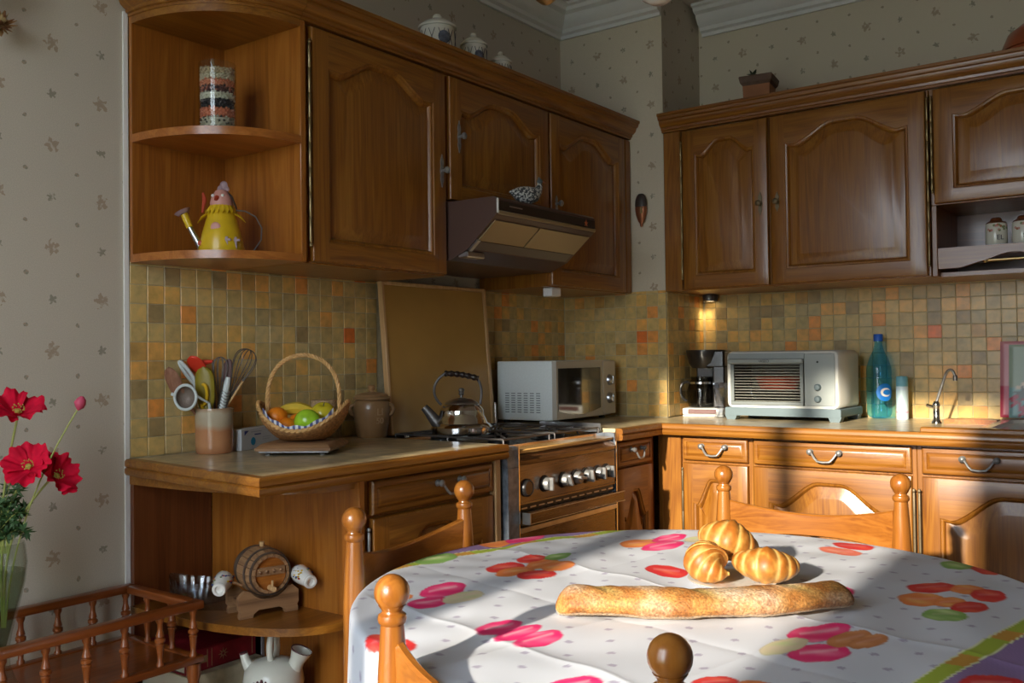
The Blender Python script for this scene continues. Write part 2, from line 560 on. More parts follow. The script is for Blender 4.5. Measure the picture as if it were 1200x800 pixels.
# plaster cornice
def cornice(name, pts, cap=True):
    """profile swept along wall line; pts = list of (x,y, nx,ny) with mitred offset direction"""
    prof = [(0, 2.487), (.012, 2.487), (.014, 2.500), (.030, 2.506), (.034, 2.520), (.052, 2.530), (.066, 2.548), (.071, 2.562), (.092, 2.570), (.097, 2.584), (.112, 2.588), (.112, 2.599), (0, 2.599)]
    lps = [[(x + nx * d, y + ny * d, z) for d, z in prof] for x, y, nx, ny in pts]
    m = MB(); m.loops(lps, cap0=cap, cap1=cap)
    return struct(m.build(name, 'white_plaster', angle=25))
e_ = .0015
cornice('trim_1', [(e_, YF + .002, 1, 0), (e_, PY - e_, 1, -1), (PX, PY - e_, 0, -1)])
cornice('trim_2', [(PX + .02, -e_, 0, -1), (XR - .002, -e_, 0, -1)])

# pale edging strip beside the cabinets on the left wall
struct(MB().box(.0005, .006, -2.345, -2.333, .1, 2.03).build('trim_3', 'white_paint'))

# ------------------------------------------------------------------ wall tiles
T, TJ, TD = .0485, .0021, .0042
Z0T, ZTOP = .9085, 1.406
def tile_mesh(w, h, name='wall_tile'):
    m = MB(); d, c = TD, .0011
    lp = lambda i, z: [(-w / 2 + i, -h / 2 + i, z), (w / 2 - i, -h / 2 + i, z), (w / 2 - i, h / 2 - i, z), (-w / 2 + i, h / 2 - i, z)]
    m.loops([lp(0, 0), lp(0, d - c), lp(c, d)], cap1=True)
    me = bpy.data.meshes.new(name)
    bmesh.ops.recalc_face_normals(m.bm, faces=m.bm.faces)
    m.bm.to_mesh(me); m.bm.free(); me.materials.append(M['tile'])
    return me
TM = {}
def tiles(wall, f, R, u0, u1, skip=None, cap=300, score=None, seed=1):
    """lay the tile field on a wall: each tile a part; those beyond the limit joined as one part"""
    rr = random.Random(seed)
    cells = []
    nrow = 10
    nu = int(math.ceil((u1 - u0) / T - 1e-6))
    for i in range(nu):
        a, c = u0 + i * T, min(u0 + (i + 1) * T, u1)
        if c - a < .008: continue
        for k in range(nrow + 1):
            z0 = Z0T + k * T; z1 = min(z0 + T, ZTOP)
            if z1 - z0 < .006: continue
            um, zm = (a + c) / 2, (z0 + z1) / 2
            if skip and skip(um, zm): continue
            cells.append((um, zm, c - a - TJ, z1 - z0 - TJ))
    if score: cells.sort(key=score)
    for um, zm, w, h in cells[:cap]:
        key = (round(w, 4), round(h, 4))
        if key not in TM: TM[key] = tile_mesh(w, h)
        o = bpy.data.objects.new('wall_tile', TM[key])
        COL.objects.link(o)
        o.parent = wall
        mt = R.copy()
        mt.translation = Vector(f(um, zm)) + R.to_3x3() @ Vector((0, 0, -.002 + rr.uniform(-.0008, .0008)))
        o.matrix_basis = mt @ Matrix.Rotation(rr.uniform(-.006, .006), 4, 'Z') @ Matrix.Rotation(rr.uniform(-.008, .008), 4, 'X')
    rest = cells[cap:]
    if rest:
        m = MB()
        for um, zm, w, h in rest:
            c = .0011
            p = lambda i, d: [Vector(f(um, zm)) + R.to_3x3() @ Vector((sx * (w / 2 - i), sy * (h / 2 - i), d - .002)) for sx, sy in ((-1, -1), (1, -1), (1, 1), (-1, 1))]
            m.loops([p(0, 0), p(0, TD - c), p(c, TD)], cap1=True)
        o = m.build('wall_tile_field', 'tile_field', wall, smooth=False)
        o['kind'] = 'stuff'
def frame(u, v, n): # columns
    return Matrix(((u[0], v[0], n[0], 0), (u[1], v[1], n[1], 0), (u[2], v[2], n[2], 0), (0, 0, 0, 1)))
GR = .003
MB().box(0, GR, -2.331, PY, Z0T - .005, ZTOP).build('grout', 'grout', wall_left)
tiles(wall_left, lambda u, z: (GR, u, z), frame((0, 1, 0), (0, 0, 1), (1, 0, 0)), -2.331, PY - .002,
      skip=lambda u, z: (-1.46 < u < -.98 and z < 1.37) or (-.86 < u < -.36 and z < 1.12), score=lambda c: c[0], seed=3)
bb = MB(); bb.box(0, PX + GR, PY - GR, PY, Z0T - .005, ZTOP); bb.box(PX, PX + GR, PY, 0, Z0T - .005, ZTOP)
bb.build('grout', 'grout', wall_chimney)
tiles(wall_chimney, lambda u, z: (u, PY - GR, z), frame((1, 0, 0), (0, 0, 1), (0, -1, 0)), .009, PX + GR, seed=5)
tiles(wall_chimney, lambda u, z: (PX + GR, u, z), frame((0, 1, 0), (0, 0, 1), (1, 0, 0)), PY - GR + .008, -.009, seed=6)
MB().box(PX, 2.1, -GR, 0, Z0T - .005, ZTOP).build('grout', 'grout', wall_back)
tiles(wall_back, lambda u, z: (u, -GR, z), frame((1, 0, 0), (0, 0, 1), (0, -1, 0)), PX + GR + .009, 2.1, score=lambda c: c[0], seed=8,
      skip=lambda u, z: .75 < u < 1.08 and z < 1.13)

# ------------------------------------------------------------------ cabinet joinery
def mapL(x0): return lambda u, v, d: Vector((x0 + d, u, v))
def mapR(y0): return lambda u, v, d: Vector((u, y0 - d, v))

def arch_shape(s):
    """cathedral curve, s in -1..1 -> 0..1 with small dips at the shoulders"""
    a = abs(s)
    t = smooth((.84 - a) / .66)
    return t - .09 * math.exp(-((a - .84) / .10) ** 2)

def opening(u0, u1, v0, v1, A, st, br, tr, i, N=28):
    a0, a1, b0 = u0 + st + i, u1 - st - i, v0 + br + i
    pts = [(a0, b0)] * 3 + [(a1, b0)] * 3
    pts += [(a1, v1 - tr - A + A * arch_shape(1) - i)] * 2
    for k in range(N):
        s = 1 - 2 * k / (N - 1)
        u = (a0 + a1) / 2 + s * (a1 - a0) / 2
        pts.append((u, v1 - tr - A + A * arch_shape(s) - i))
    pts += [pts[-1]] * 2
    return pts
def outer(u0, u1, v0, v1, i, st, br, vs_, N=28):
    pts = [(u0 + i, v0 + br), (u0 + i, v0 + i), (u0 + st, v0 + i), (u1 - st, v0 + i), (u1 - i, v0 + i), (u1 - i, v0 + br)]
    pts += [(u1 - i, vs_), (u1 - i, v1 - i)]
    for k in range(N):
        s = 1 - 2 * k / (N - 1)
        pts.append(((u0 + u1) / 2 + s * ((u1 - u0) / 2 - st), v1 - i))
    pts += [(u0 + i, v1 - i), (u0 + i, vs_)]
    return pts

def door(parent, f, u0, u1, v0, v1, A=.06, st=.062, br=.062, tr=.05, t=.02, hor='y', raise_=.034, flat=False):
    W = lambda pts, d: [f(u, v, d) for u, v in pts]
    m = MB()
    o = lambda i: outer(u0, u1, v0, v1, i, st, br, v1 - tr - A + A * arch_shape(1))
    p = lambda i: opening(u0, u1, v0, v1, A, st, br, tr, i)
    lps = [W(o(0), 0), W(o(0), t - .005), W(o(.002), t - .0015), W(o(.006), t), W(p(0), t), W(p(.0025), t - .003),
           W(p(.008), t - .0045), W(p(.013), t - .010), W(p(.0145), t - .015)]
    n = len(lps[0])
    L = m.loops(lps, cap0=True)
    # top and bottom rails run with horizontal grain
    m.bm.faces.ensure_lookup_table()
    k0 = 3 * n
    for i in range(n):
        fc = m.bm.faces[k0 + i]
        fc.material_index = 1 if (i == 2 or 8 <= i < n - 3) else 0
    bmesh.ops.remove_doubles(m.bm, verts=m.bm.verts, dist=1e-6)
    d = m.build('door', ['oak_z', 'oak_' + hor], parent, world=True, angle=30)
    m = MB()
    lps = [W(p(.012), t - .016), W(p(.0145), t - .0145), W(p(.019), t - .014), W(p(.019 + raise_ * .85), t - .0035), W(p(.019 + raise_), t - .0025)]
    m.loops(lps, cap0=True, cap1=True)
    bmesh.ops.remove_doubles(m.bm, verts=m.bm.verts, dist=1e-6)
    m.build('door_panel', 'oak_z', d, world=True, angle=30)
    return d

def drawer(parent, f, u0, u1, v0, v1, hor='y', t=.02, hu=None, w=.088, lit=False):
    rect = lambda i, d: [f(u0 + i, v0 + i, d), f(u1 - i, v0 + i, d), f(u1 - i, v1 - i, d), f(u0 + i, v1 - i, d)]
    m = MB()
    m.loops([rect(0, 0), rect(0, t - .006), rect(.003, t - .002), rect(.006, t - .001), rect(.014, t - .001), rect(.016, t - .004), rect(.024, t + .001), rect(.026, t + .0015)], cap0=True, cap1=True)
    d = m.build('drawer_front', 'oak_' + hor, parent, world=True, angle=25)
    if hu is None: hu = (u0 + u1) / 2
    bail(d, f, hu, (v0 + v1) / 2 + .012, t + .0015, w)
    return d

def bail(parent, f, u, v, d, w=.088):
    h = MB()
    for s in (-1, 1):
        c = f(u + s * w / 2, v, d)
        nrm = (f(0, 0, 1) - f(0, 0, 0))
        mt = nrm.to_track_quat('Z', 'Y').to_matrix().to_4x4()
        h.lathe([(0, 0), (.009, 0), (.0095, .002), (.007, .004), (.0065, .010), (.009, .013), (.0095, .017), (.006, .021), (0, .022)], c, mat=mt, seg=12)
    k = w / 2
    pts = [f(u - k, v, d + .012), f(u - k * .86, v - .003, d + .016), f(u - k * .62, v - .020, d + .020), f(u - k * .42, v - .029, d + .022), f(u, v - .031, d + .022),
           f(u + k * .42, v - .029, d + .022), f(u + k * .62, v - .020, d + .020), f(u + k * .86, v - .003, d + .016), f(u + k, v, d + .012)]
    q = []
    for i in range(len(pts) - 1):
        for j in range(3): q.append(pts[i].lerp(pts[i + 1], j / 3))
    q.append(pts[-1])
    h.tube(q, .0036, 8)
    h.build('handle', 'pewter', parent, world=True)

def knob(parent, f, u, v, d=.02, long=.10, mat='pewter'):
    h = MB()
    nrm = (f(0, 0, 1) - f(0, 0, 0))
    mt = nrm.to_track_quat('Z', 'Y').to_matrix().to_4x4()
    # ornamental back plate
    pl = []
    for i in range(24):
        z = -1 + 2 * i / 23
        w = .0075 * (1 - abs(z) ** 3) * (.55 + .45 * abs(math.cos(z * 5.5))) + .001
        pl.append((w, z))
    ring = [(u + w, v + z * long / 2) for w, z in pl] + [(u - w, v + z * long / 2) for w, z in pl[::-1]]
    h.prism(ring, f, d - .001, d + .002)
    h.build('knob_plate', mat, parent, world=True)
    k = MB()
    k.lathe([(0, 0), (.006, 0), (.004, .006), (.005, .012), (.010, .018), (.011, .023), (.007, .027), (0, .028)], f(u, v, d), mat=mt, seg=14)
    k.build('knob', mat, parent, world=True)

def hinge_rod(parent, f, u, v0, v1, d=.012, r=.0042, mat='old_brass'):
    h = MB()
    prof = [(0, v0 - .012), (r * .9, v0 - .010), (r * 1.25, v0 - .004), (r * .7, v0), (r, v0 + .002)]
    for k in range(1, 8): prof += [(r, lerp(v0, v1, k / 8) - .001), (r * .8, lerp(v0, v1, k / 8)), (r, lerp(v0, v1, k / 8) + .001)]
    prof += [(r, v1 - .002), (r * .7, v1), (r * 1.25, v1 + .004), (r * .9, v1 + .010), (0, v1 + .012)]
    c = f(u, 0, d)
    h.lathe([(a, z) for a, z in prof], (c.x, c.y, 0), seg=10)
    h.build('hinge_rod', mat, parent, world=True)

def crown(m, path, z0=2.018):
    """cabinet cornice swept along path of (x,y,nx,ny)"""
    prof = [(-.02, z0), (.003, z0), (.003, z0 + .007), (.009, z0 + .009), (.010, z0 + .017), (.015, z0 + .019), (.024, z0 + .027), (.028, z0 + .038), (.028, z0 + .042), (.035, z0 + .044), (.038, z0 + .052), (.038, z0 + .056), (.044, z0 + .058), (.044, z0 + .068), (-.02, z0 + .068)]
    m.loops([[(x + nx * d, y + ny * d, z) for d, z in prof] for x, y, nx, ny in path], cap0=True, cap1=True)

# ---- left run, wall cabinets (front plane of doors x = .333)
XL = .313
fU = mapL(XL)
g_up = 'wall cabinets on the left wall'
c = thing('wall_cabinet', 'tall single door oak wall cabinet beside the open corner shelves', 'cabinet', (.17, -1.75, 1.40), group=None)
m = MB(); m.box(.008, XL, -2.036, -1.478, 1.398, 2.018, .0015)
m.build('carcass', 'oak_z', c, world=True)
d = door(c, fU, -2.016, -1.486, 1.402, 2.013, A=.055, tr=0.045, st=0.056, br=0.054)
knob(d, fU, -1.507, 1.714); hinge_rod(d, fU, -2.0255, 1.45, 1.965, .020)
c = thing('wall_cabinet', 'short oak wall cabinet above the cooker hood', 'cabinet', (.17, -1.2, 1.632))
m = MB(); m.box(.008, XL, -1.476, -.923, 1.630, 2.018, .0015); m.build('carcass', 'oak_z', c, world=True)
d = door(c, fU, -1.466, -.929, 1.634, 2.013, A=.055, tr=0.040, st=0.054, br=0.043)
knob(d, fU, -1.424, 1.832)
c = thing('wall_cabinet', 'single door oak wall cabinet on the far side of the cooker hood', 'cabinet', (.17, -.65, 1.40))
m = MB(); m.box(.008, XL, -.921, -.345, 1.398, 2.018, .0015)
m.build('carcass', 'oak_z', c, world=True)
d = door(c, fU, -.915, -.388, 1.402, 2.013, A=.055, tr=0.045, st=0.054, br=0.050)
knob(d, fU, -.885, 1.692, long=.06)
M_ = MB(); M_.box(.305, .333, -.385, -.347, 1.40, 2.013, .003); M_.build('end_stile', 'oak_z', c, world=True)

# open quarter-round end shelves (upper)
YE = -2.331
c = thing('shelf_unit', 'open quarter round oak corner shelf unit hung above the worktop end', 'shelf', (.15, -2.18, 1.41))
m = MB(); m.box(.008, .020, YE, -2.040, 1.398, 2.018); m.build('back_panel', 'orangewood_z', c, world=True)
m = MB(); m.box(.020, .333, -2.056, -2.038, 1.398, 2.018, .002); m.build('side_panel', 'orangewood_z', c, world=True)
def quarter(z0, z1, a=.313, bq=.275, N=20, inset=0):
    p = [(.020, -2.056)]
    for i in range(N + 1):
        t = PI / 2 * i / N
        p.append((.020 + a * math.cos(t) ** .9, -2.056 - bq * math.sin(t) ** .9))
    return p
for z in (1.700, 1.398, 2.000):
    m = MB(); m.prism(quarter(0, 0), lambda u, v, d: Vector((u, v, d)), z, z + .020)
    m.build('shelf_board', 'orangewood' if z < 1.9 else 'oak_y', c, world=True)
m = MB()
path = []
for i in range(13):
    t = PI / 2 * i / 12
    path.append((.020 + .313 * math.cos(PI / 2 - t) ** .9, -2.056 - .275 * math.sin(PI / 2 - t) ** .9, math.cos(PI / 2 - t), -math.sin(PI / 2 - t)))
path[0] = (.008, YE, 0, -1)
crown(m, path); m.build('cornice', 'oak_y', c, world=True)
co = thing('cabinet_cornice', 'long moulded oak cornice along the top of the left wall cabinets', 'moulding', (.333, -1.2, 2.018))
m = MB(); crown(m, [(.333, -2.055, 1, 0), (.333, -.343, 1, 0)])
m.build('moulding', 'oak_y', co, world=True)

# ---- right run, wall cabinets (front y = -.359)
YR = -.339
fV = mapR(YR)
c = thing('wall_cabinet', 'narrow oak wall cabinet in the corner beside the chimney breast', 'cabinet', (.7, -.17, 1.39))
m = MB(); m.box(.486, .9085, YR, -.006, 1.398, 2.018, .0015); m.build('carcass', 'oak_z', c, world=True)
m = MB(); m.box(.486, .558, -.357, YR + .001, 1.398, 2.018, .003); m.build('end_stile', 'oak_z', c, world=True)
d = door(c, fV, .565, .905, 1.402, 2.013, A=.05, tr=0.045, st=0.050, br=0.050, hor='x')
knob(d, fV, .877, 1.70, mat='dull_bronze', long=.085); hinge_rod(d, fV, .5605, 1.45, 1.965, .018)
c = thing('wall_cabinet', 'wide single door oak wall cabinet on the back wall', 'cabinet', (1.18, -.17, 1.39))
m = MB(); m.box(.9105, 1.4535, YR, -.006, 1.398, 2.018, .0015); m.build('carcass', 'oak_z', c, world=True)
d = door(c, fV, .916, 1.446, 1.402, 2.013, A=.06, tr=0.045, st=0.054, br=0.052, hor='x')
knob(d, fV, .941, 1.70, long=.07, mat='dull_bronze'); hinge_rod(d, fV, 1.4515, 1.44, 1.98, .018)
c = thing('wall_cabinet', 'short oak wall cabinet with an open spice niche below, right end of back wall', 'cabinet', (1.75, -.17, 1.39))
m = MB(); m.box(1.4555, 2.05, YR, -.006, 1.632, 2.018, .0015); m.build('carcass', 'oak_z', c, world=True)
d = door(c, fV, 1.470, 1.990, 1.636, 2.013, A=.05, tr=0.040, st=0.058, br=0.043, hor='x')
hinge_rod(d, fV, 1.4645, 1.68, 1.98, .020)
m = MB(); m.box(1.4555, 1.473, -.339, -.006, 1.398, 1.632, .002); m.build('niche_side', 'oak_z', c, world=True)
m = MB(); m.box(1.473, 2.05, -.022, -.008, 1.398, 1.632); m.build('niche_back', 'darkwood_x', c, world=True)
m = MB(); m.box(1.473, 2.05, -.335, -.022, 1.460, 1.474); m.build('niche_shelf', 'oak_x', c, world=True)
m = MB(); m.box(1.473, 2.05, -.300, -.022, 1.398, 1.412); m.build('niche_floor', 'oak_x', c, world=True)
# scalloped front rail
top = [(1.478, 1.488), (2.04, 1.488)]
bot = []
for i in range(61):
    u = lerp(2.04, 1.478, i / 60)
    q = (u - 1.478) / .562
    # plain end, rise, gentle wave
    e = smooth((q - .10) / .22) * smooth((1 - q - .10) / .22)
    bot.append((u, 1.421 + .034 * e + .007 * math.sin((q - .32) * 22) * e))
m = MB(); m.prism(top + bot, fV, -.002, .018); m.build('niche_rail', 'oak_x', c, world=True)
m = MB(); m.tube([fV(1.618, 1.441, .0), fV(2.03, 1.441, .0)], .0042, 10)
m.ball(fV(1.616, 1.441, .0), .008, 10, 8); m.tube([fV(1.616, 1.441, 0), fV(1.616, 1.455, 0)], .004)
m.build('towel_rod', 'brass', c, world=True)
co = thing('cabinet_cornice', 'moulded oak cornice along the top of the back wall cabinets', 'moulding', (1.2, -.36, 2.018))
m = MB(); crown(m, [(.483, -.359, 0, -1), (2.06, -.359, 0, -1)]); m.build('moulding', 'oak_x', co, world=True)

# ---- left run, base units (door plane x = .585)
XB = .565
fB = mapL(XB)
ZC = .907
c = thing('base_cabinet', 'oak base cabinet with one drawer left of the cooker', 'cabinet', (.3, -1.82, 0))
m = MB(); m.box(.010, XB, -2.086, -1.592, .10, .868, .001); m.box(.06, XB - .05, -2.08, -1.595, 0, .10); m.build('carcass', 'oak_z', c, world=True)
drawer(c, fB, -2.062, -1.596, .778, .858, 'y', hu=-1.79)
d = door(c, fB, -2.062, -1.596, .125, .770, A=.075, tr=0.039, st=0.053, br=0.058)
hinge_rod(d, fB, -2.0725, .18, .74, .014, mat='pewter')
m = MB(); m.box(.09, XB + .022, -1.589, -1.566, .0, .868, .002); m.build('side_batten', 'pale_wood', c, world=True)
c = thing('base_cabinet', 'narrow oak base cabinet between the cooker and the corner', 'cabinet', (.3, -.80, 0))
m = MB(); m.box(.010, XB, -.925, -.6255, .10, .868, .001); m.box(.06, XB - .05, -.92, -.63, 0, .10); m.build('carcass', 'oak_z', c, world=True)
drawer(c, fB, -.912, -.668, .775, .858, 'y', w=.07)
door(c, fB, -.912, -.668, .125, .768, A=.085, tr=0.077, st=0.038, br=0.048, raise_=.024)

# open quarter-round base shelves at the near end
c = thing('shelf_unit', 'open oak corner shelves with rounded boards under the worktop end', 'shelf', (.2, -2.2, 0))
m = MB(); m.box(.008, .022, -2.333, -2.106, 0, .868); m.build('back_panel', 'darkwood_z', c, world=True)
m = MB(); m.box(.022, XB + .018, -2.106, -2.088, 0, .868, .002); m.build('side_panel', 'orangewood_z', c, world=True)
def quarterb(a=.545, bq=.238, N=24):
    p = [(.022, -2.106)]
    for i in range(N + 1):
        t = PI / 2 * i / N
        p.append((.022 + a * math.cos(t) ** .75, -2.106 - bq * math.sin(t) ** .75))
    return p
for z in (.545, .335, .06):
    m = MB(); m.prism(quarterb(), lambda u, v, d: Vector((u, v, d)), z - .018, z); m.build('shelf_board', 'barrelwood_y' if z < .1 else 'oak_y', c, world=True)
vp = quarterb()[1:]
m = MB(); m.loops([[(x, y, z) for x, y in vp] for z in (.846, .868)], closed=False)
q2 = [(x - .012 * math.cos(PI / 2 * i / 24), y + .012 * math.sin(PI / 2 * i / 24)) for i, (x, y) in enumerate(vp)]
m.loops([[(x, y, z) for x, y in q2] for z in (.846, .868)], closed=False)
m.loops([[(x, y, .846) for x, y in vp], [(x, y, .846) for x, y in q2]], closed=False)
m.build('valance', 'oak_y', c, world=True)

# ---- right run base units (door plane y = -.61)
YB = -.590
fW = mapR(YB)
c = thing('base_cabinet', 'narrow oak base cabinet in the sunny corner with a drawer', 'cabinet', (.75, -.3, 0))
m = MB(); m.box(.567, .9275, YB, -.01, .10, .868, .001); m.box(.62, .92, YB + .05, -.02, 0, .10); m.build('carcass', 'oak_z', c, world=True)
m = MB(); m.box(.588, .664, -.604, YB + .001, .10, .868, .002); m.build('corner_post', 'oak_z', c, world=True)
drawer(c, fW, .674, .914, .778, .858, 'x', w=.088)
d = door(c, fW, .674, .914, .125, .768, A=.085, tr=0.052, st=0.038, br=0.048, hor='x', raise_=.026)
hinge_rod(d, fW, .669, .16, .74, .014, r=.003, mat='dull_bronze')
c = thing('base_cabinet', 'wide oak base cabinet with an arched door behind the far chair', 'cabinet', (1.19, -.3, 0))
m = MB(); m.box(.9285, 1.4545, YB, -.01, .10, .868, .001); m.box(.93, 1.45, YB + .05, -.02, 0, .10); m.build('carcass', 'oak_z', c, world=True)
drawer(c, fW, .936, 1.442, .777, .858, 'x', hu=1.180, w=.094)
d = door(c, fW, .936, 1.442, .125, .769, A=.075, tr=0.039, st=0.051, br=0.058, hor='x')
hinge_rod(d, fW, 1.4480, .17, .72, .018, r=.0045, mat='dull_bronze')
c = thing('base_cabinet', 'oak sink cabinet with arched door at the right end of the run', 'cabinet', (1.75, -.3, 0))
m = MB(); m.box(1.4555, 2.08, YB, -.01, .10, .868, .001); m.box(1.46, 2.07, YB + .05, -.02, 0, .10); m.build('carcass', 'oak_z', c, world=True)
drawer(c, fW, 1.472, 1.985, .778, .858, 'x', hu=1.634, w=.092)
d = door(c, fW, 1.472, 1.985, .125, .769, A=.075, tr=0.045, st=0.049, br=0.058, hor='x')
hinge_rod(d, fW, 1.4635, .17, .72, .018, r=.0045, mat='dull_bronze')

# ---- worktops with tiled tops and wooden nosing
def wtop_mat():
    m, nt, bs = nmat('worktop_tile')
    tc = node(nt, 'ShaderNodeTexCoord')
    bk = node(nt, 'ShaderNodeTexBrick')
    bk.offset = 0
    bk.inputs['Color1'].default_value = (.56, .46, .28, 1); bk.inputs['Color2'].default_value = (.46, .38, .24, 1)
    bk.inputs['Mortar'].default_value = (.40, .36, .27, 1)
    bk.inputs['Scale'].default_value = 1
    bk.inputs['Mortar Size'].default_value = .0022
    bk.inputs['Brick Width'].default_value = .0985
    bk.inputs['Row Height'].default_value = .0985
    lk(nt, tc.outputs['Object'], bk.inputs['Vector'])
    nz = node(nt, 'ShaderNodeTexNoise'); nz.inputs['Scale'].default_value = 22; nz.inputs['Detail'].default_value = 5
    lk(nt, tc.outputs['Object'], nz.inputs['Vector'])
    lk(nt, mixc(nt, 1.0, bk.outputs[0], ramp(nt, nz.outputs[0], [(.3, (.65, .65, .65)), (.7, (1.25, 1.2, 1.1))]), 'MULTIPLY'), bs.inputs['Base Color'])
    bs.inputs['Roughness'].default_value = .30
    bs.inputs['Coat Weight'].default_value = .12
    bump(nt, bs, math_n(nt, 'SUBTRACT', math_n(nt, 'MULTIPLY', nz.outputs[0], .3), bk.outputs['Fac']), .2, .0015)
    return m
M['worktop'] = wtop_mat()
def nosing(m, path, z0=.868, z1=.9075):
    prof = [(-.028, z0), (-.004, z0), (0, z0 + .006), (.0, z0 + .016), (-.004, z0 + .019), (0, z0 + .023), (0, z1 - .006), (-.005, z1), (-.028, z1)]
    m.loops([[(x + nx * d, y + ny * d, z) for d, z in prof] for x, y, nx, ny in path], cap0=True, cap1=True)
xf = .617
w = thing('worktop', 'tiled worktop with oak edge left of the cooker', 'worktop', (.3, -1.99, .868))
m = MB(); m.prism([(.0095, -2.325), (xf - .025, -2.395), (xf - .025, -1.566), (.0095, -1.566)], lambda u, v, d: Vector((u, v, d)), .8685, ZC); m.build('tiled_top', 'worktop', w, world=True, smooth=False)
m = MB(); nosing(m, [(xf, -1.566, 1, 0), (xf, -2.420, 1, -1.1), (.0095, -2.350, 0, -1)]); m.build('edge_moulding', 'oak_y', w, world=True)
w = thing('worktop', 'L shaped tiled worktop with oak edge under the microwave and toaster oven', 'worktop', (1.2, -.33, .868))
yr = -.652
m = MB(); m.prism([(.0095, -.935), (xf - .025, -.935), (xf - .025, yr + .025), (2.08, yr + .025), (2.08, -.0115), (PX + .0115, -.0115), (PX + .0115, PY - .0115), (.0095, PY - .0115)],
                  lambda u, v, d: Vector((u, v, d)), .8685, ZC); m.build('tiled_top', 'worktop', w, world=True, smooth=False)
m = MB(); nosing(m, [(xf, -.935, 1, 0), (xf, yr, 1, -1), (2.08, yr, 0, -1)]); m.build('edge_moulding', 'oak_x', w, world=True)
s = thing('sink', 'kitchen sink with white rim and raised oak lip at the right end of the worktop', 'sink', (1.8, -.3, ZC))
m = MB(); m.box(1.478, 2.075, yr + .001, yr + .030, ZC, ZC + .017, .004); m.build('lip', 'oak_x', s, world=True)
m = MB()
rr_ = lambda x0, x1, y0, y1, r, z, n=6: [(cx + r * math.cos(t), cy_ + r * math.sin(t), z) for cx, cy_, a in ((x1 - r, y1 - r, 0), (x0 + r, y1 - r, PI / 2), (x0 + r, y0 + r, PI), (x1 - r, y0 + r, 1.5 * PI)) for t in [a + PI / 2 * k / n for k in range(n + 1)]]
m.loops([rr_(1.62, 2.06, -.575, -.085, .03, ZC), rr_(1.62, 2.06, -.575, -.085, .03, ZC + .010), rr_(1.625, 2.055, -.57, -.09, .03, ZC + .013), rr_(1.65, 2.03, -.545, -.115, .05, ZC + .011), rr_(1.655, 2.025, -.54, -.12, .05, ZC + .001)], cap1=True)
m.build('rim', 'porcelain', s, world=True)

# ------------------------------------------------------------------ cooker
M['brown_glass'] = wood('brown_glass', (.07, .028, .010), (.13, .055, .020), (.19, .085, .03), 'y', rough=.14, coat=1.0)
M['lid_panel'] = plain('lid_panel', (.46, .26, .065), .35, coat=.3, noise=.10, nscale=5)
M['tan_trim'] = plain('tan_trim', (.50, .28, .09), .25, coat=.5)
ck = thing('cooker', 'brown fronted gas cooker with raised lid between the base cabinets', 'cooker', (.3, -1.247, 0))
Y0, Y1, XF = -1.5535, -.941, .600
m = MB(); m.box(.03, .585, Y0 + .004, Y1 - .004, .04, .868, .002); m.box(.06, .54, Y0 + .02, Y1 - .02, 0, .04); m.build('body', 'enamel_steel', ck, world=True)
for ya, yb in ((Y0, -1.498), (-.957, Y1)):
    m = MB(); m.box(.56, XF + .001, ya + .0015, yb, .06, .838, .002)
    m.loops([[(.56, ya + .0015, .838), (XF + .001, ya + .0015, .838), (XF + .001, yb, .838), (.56, yb, .838)], [(.56, ya + .004, .896), (XF - .006, ya + .004, .896), (XF - .006, yb, .896), (.56, yb, .896)]], cap0=True, cap1=True)
    m.build('side_post', 'enamel_steel', ck, world=True)
    m = MB(); m.box(XF, XF + .003, yb - .005 if ya == Y0 else ya, yb if ya == Y0 else ya + .005, .06, .896); m.build('post_trim', 'chrome', ck, world=True)
cp = None
m = MB(); m.box(.57, XF, -1.497, -.958, .732, .842, .002); cp = m.build('control_panel', 'brown_glass', ck, world=True)
for i, y in enumerate((-1.462, -1.371, -1.271, -1.203, -1.144, -1.072, -1.018)):
    m = MB()
    if i == 0:
        m.lathe([(0, 0), (.026, 0), (.026, .006), (.021, .012), (.019, .010), (0, .010)], (XF, y, .774), 'x', 24)
        m.build('timer_dial', 'black_plastic', cp, world=True)
        continue
    m.mi = 1
    m.lathe([(0, 0), (.0245, 0), (.0245, .004), (.021, .006), (0, .006)], (XF, y, .776), 'x', 24)
    m.mi = 0
    m.lathe([(.019, .006), (.0185, .020), (.016, .023), (0, .023)], (XF, y, .776), 'x', 24)
    a = (.3, 0, .5, 1.4, .2, 0, .1)[i]
    m.box(0, .016, -.005, .005, -.019, .019, .002, Matrix.Translation((XF + .018, y, .776)) @ Matrix.Rotation(a, 4, 'X'))
    m.build('knob', ['pewter', 'black_plastic'], cp, world=True)
m = MB(); m.loops([[(.57, y, .842), (XF, y, .842), (XF + .002, y, .853), (XF - .012, y, .872), (.57, y, .872)] for y in (-1.497, -.958)], cap0=True, cap1=True)
m.build('top_trim', 'brown_glass', ck, world=True)
m = MB(); m.box(.55, XF - .006, -1.497, -.958, .872, .884, .003); m.build('front_strip', 'tan_trim', ck, world=True)
m = MB(); m.box(.58, XF - .004, -1.497, -.958, .709, .731)
m.build('vent', 'black', ck, world=True)
m = MB()
for i in range(12):
    y = lerp(-1.47, -.985, i / 11); m.box(XF - .004, XF - .002, y - .014, y + .014, .714, .718)
m.build('vent_slots', 'steel', ck, world=True)
m = MB(); m.box(.58, XF, -1.497, -.945, .728, .7325); m.build('panel_trim', 'tan_trim', ck, world=True)
m = MB(); m.box(.585, XF, -1.497, -.958, .10, .664, .003); od = m.build('oven_door', 'brown_glass', ck, world=True)
m = MB(); m.box(XF, XF + .003, -1.44, -1.01, .20, .55, .001); m.build('oven_window', 'black_plastic', od, world=True)
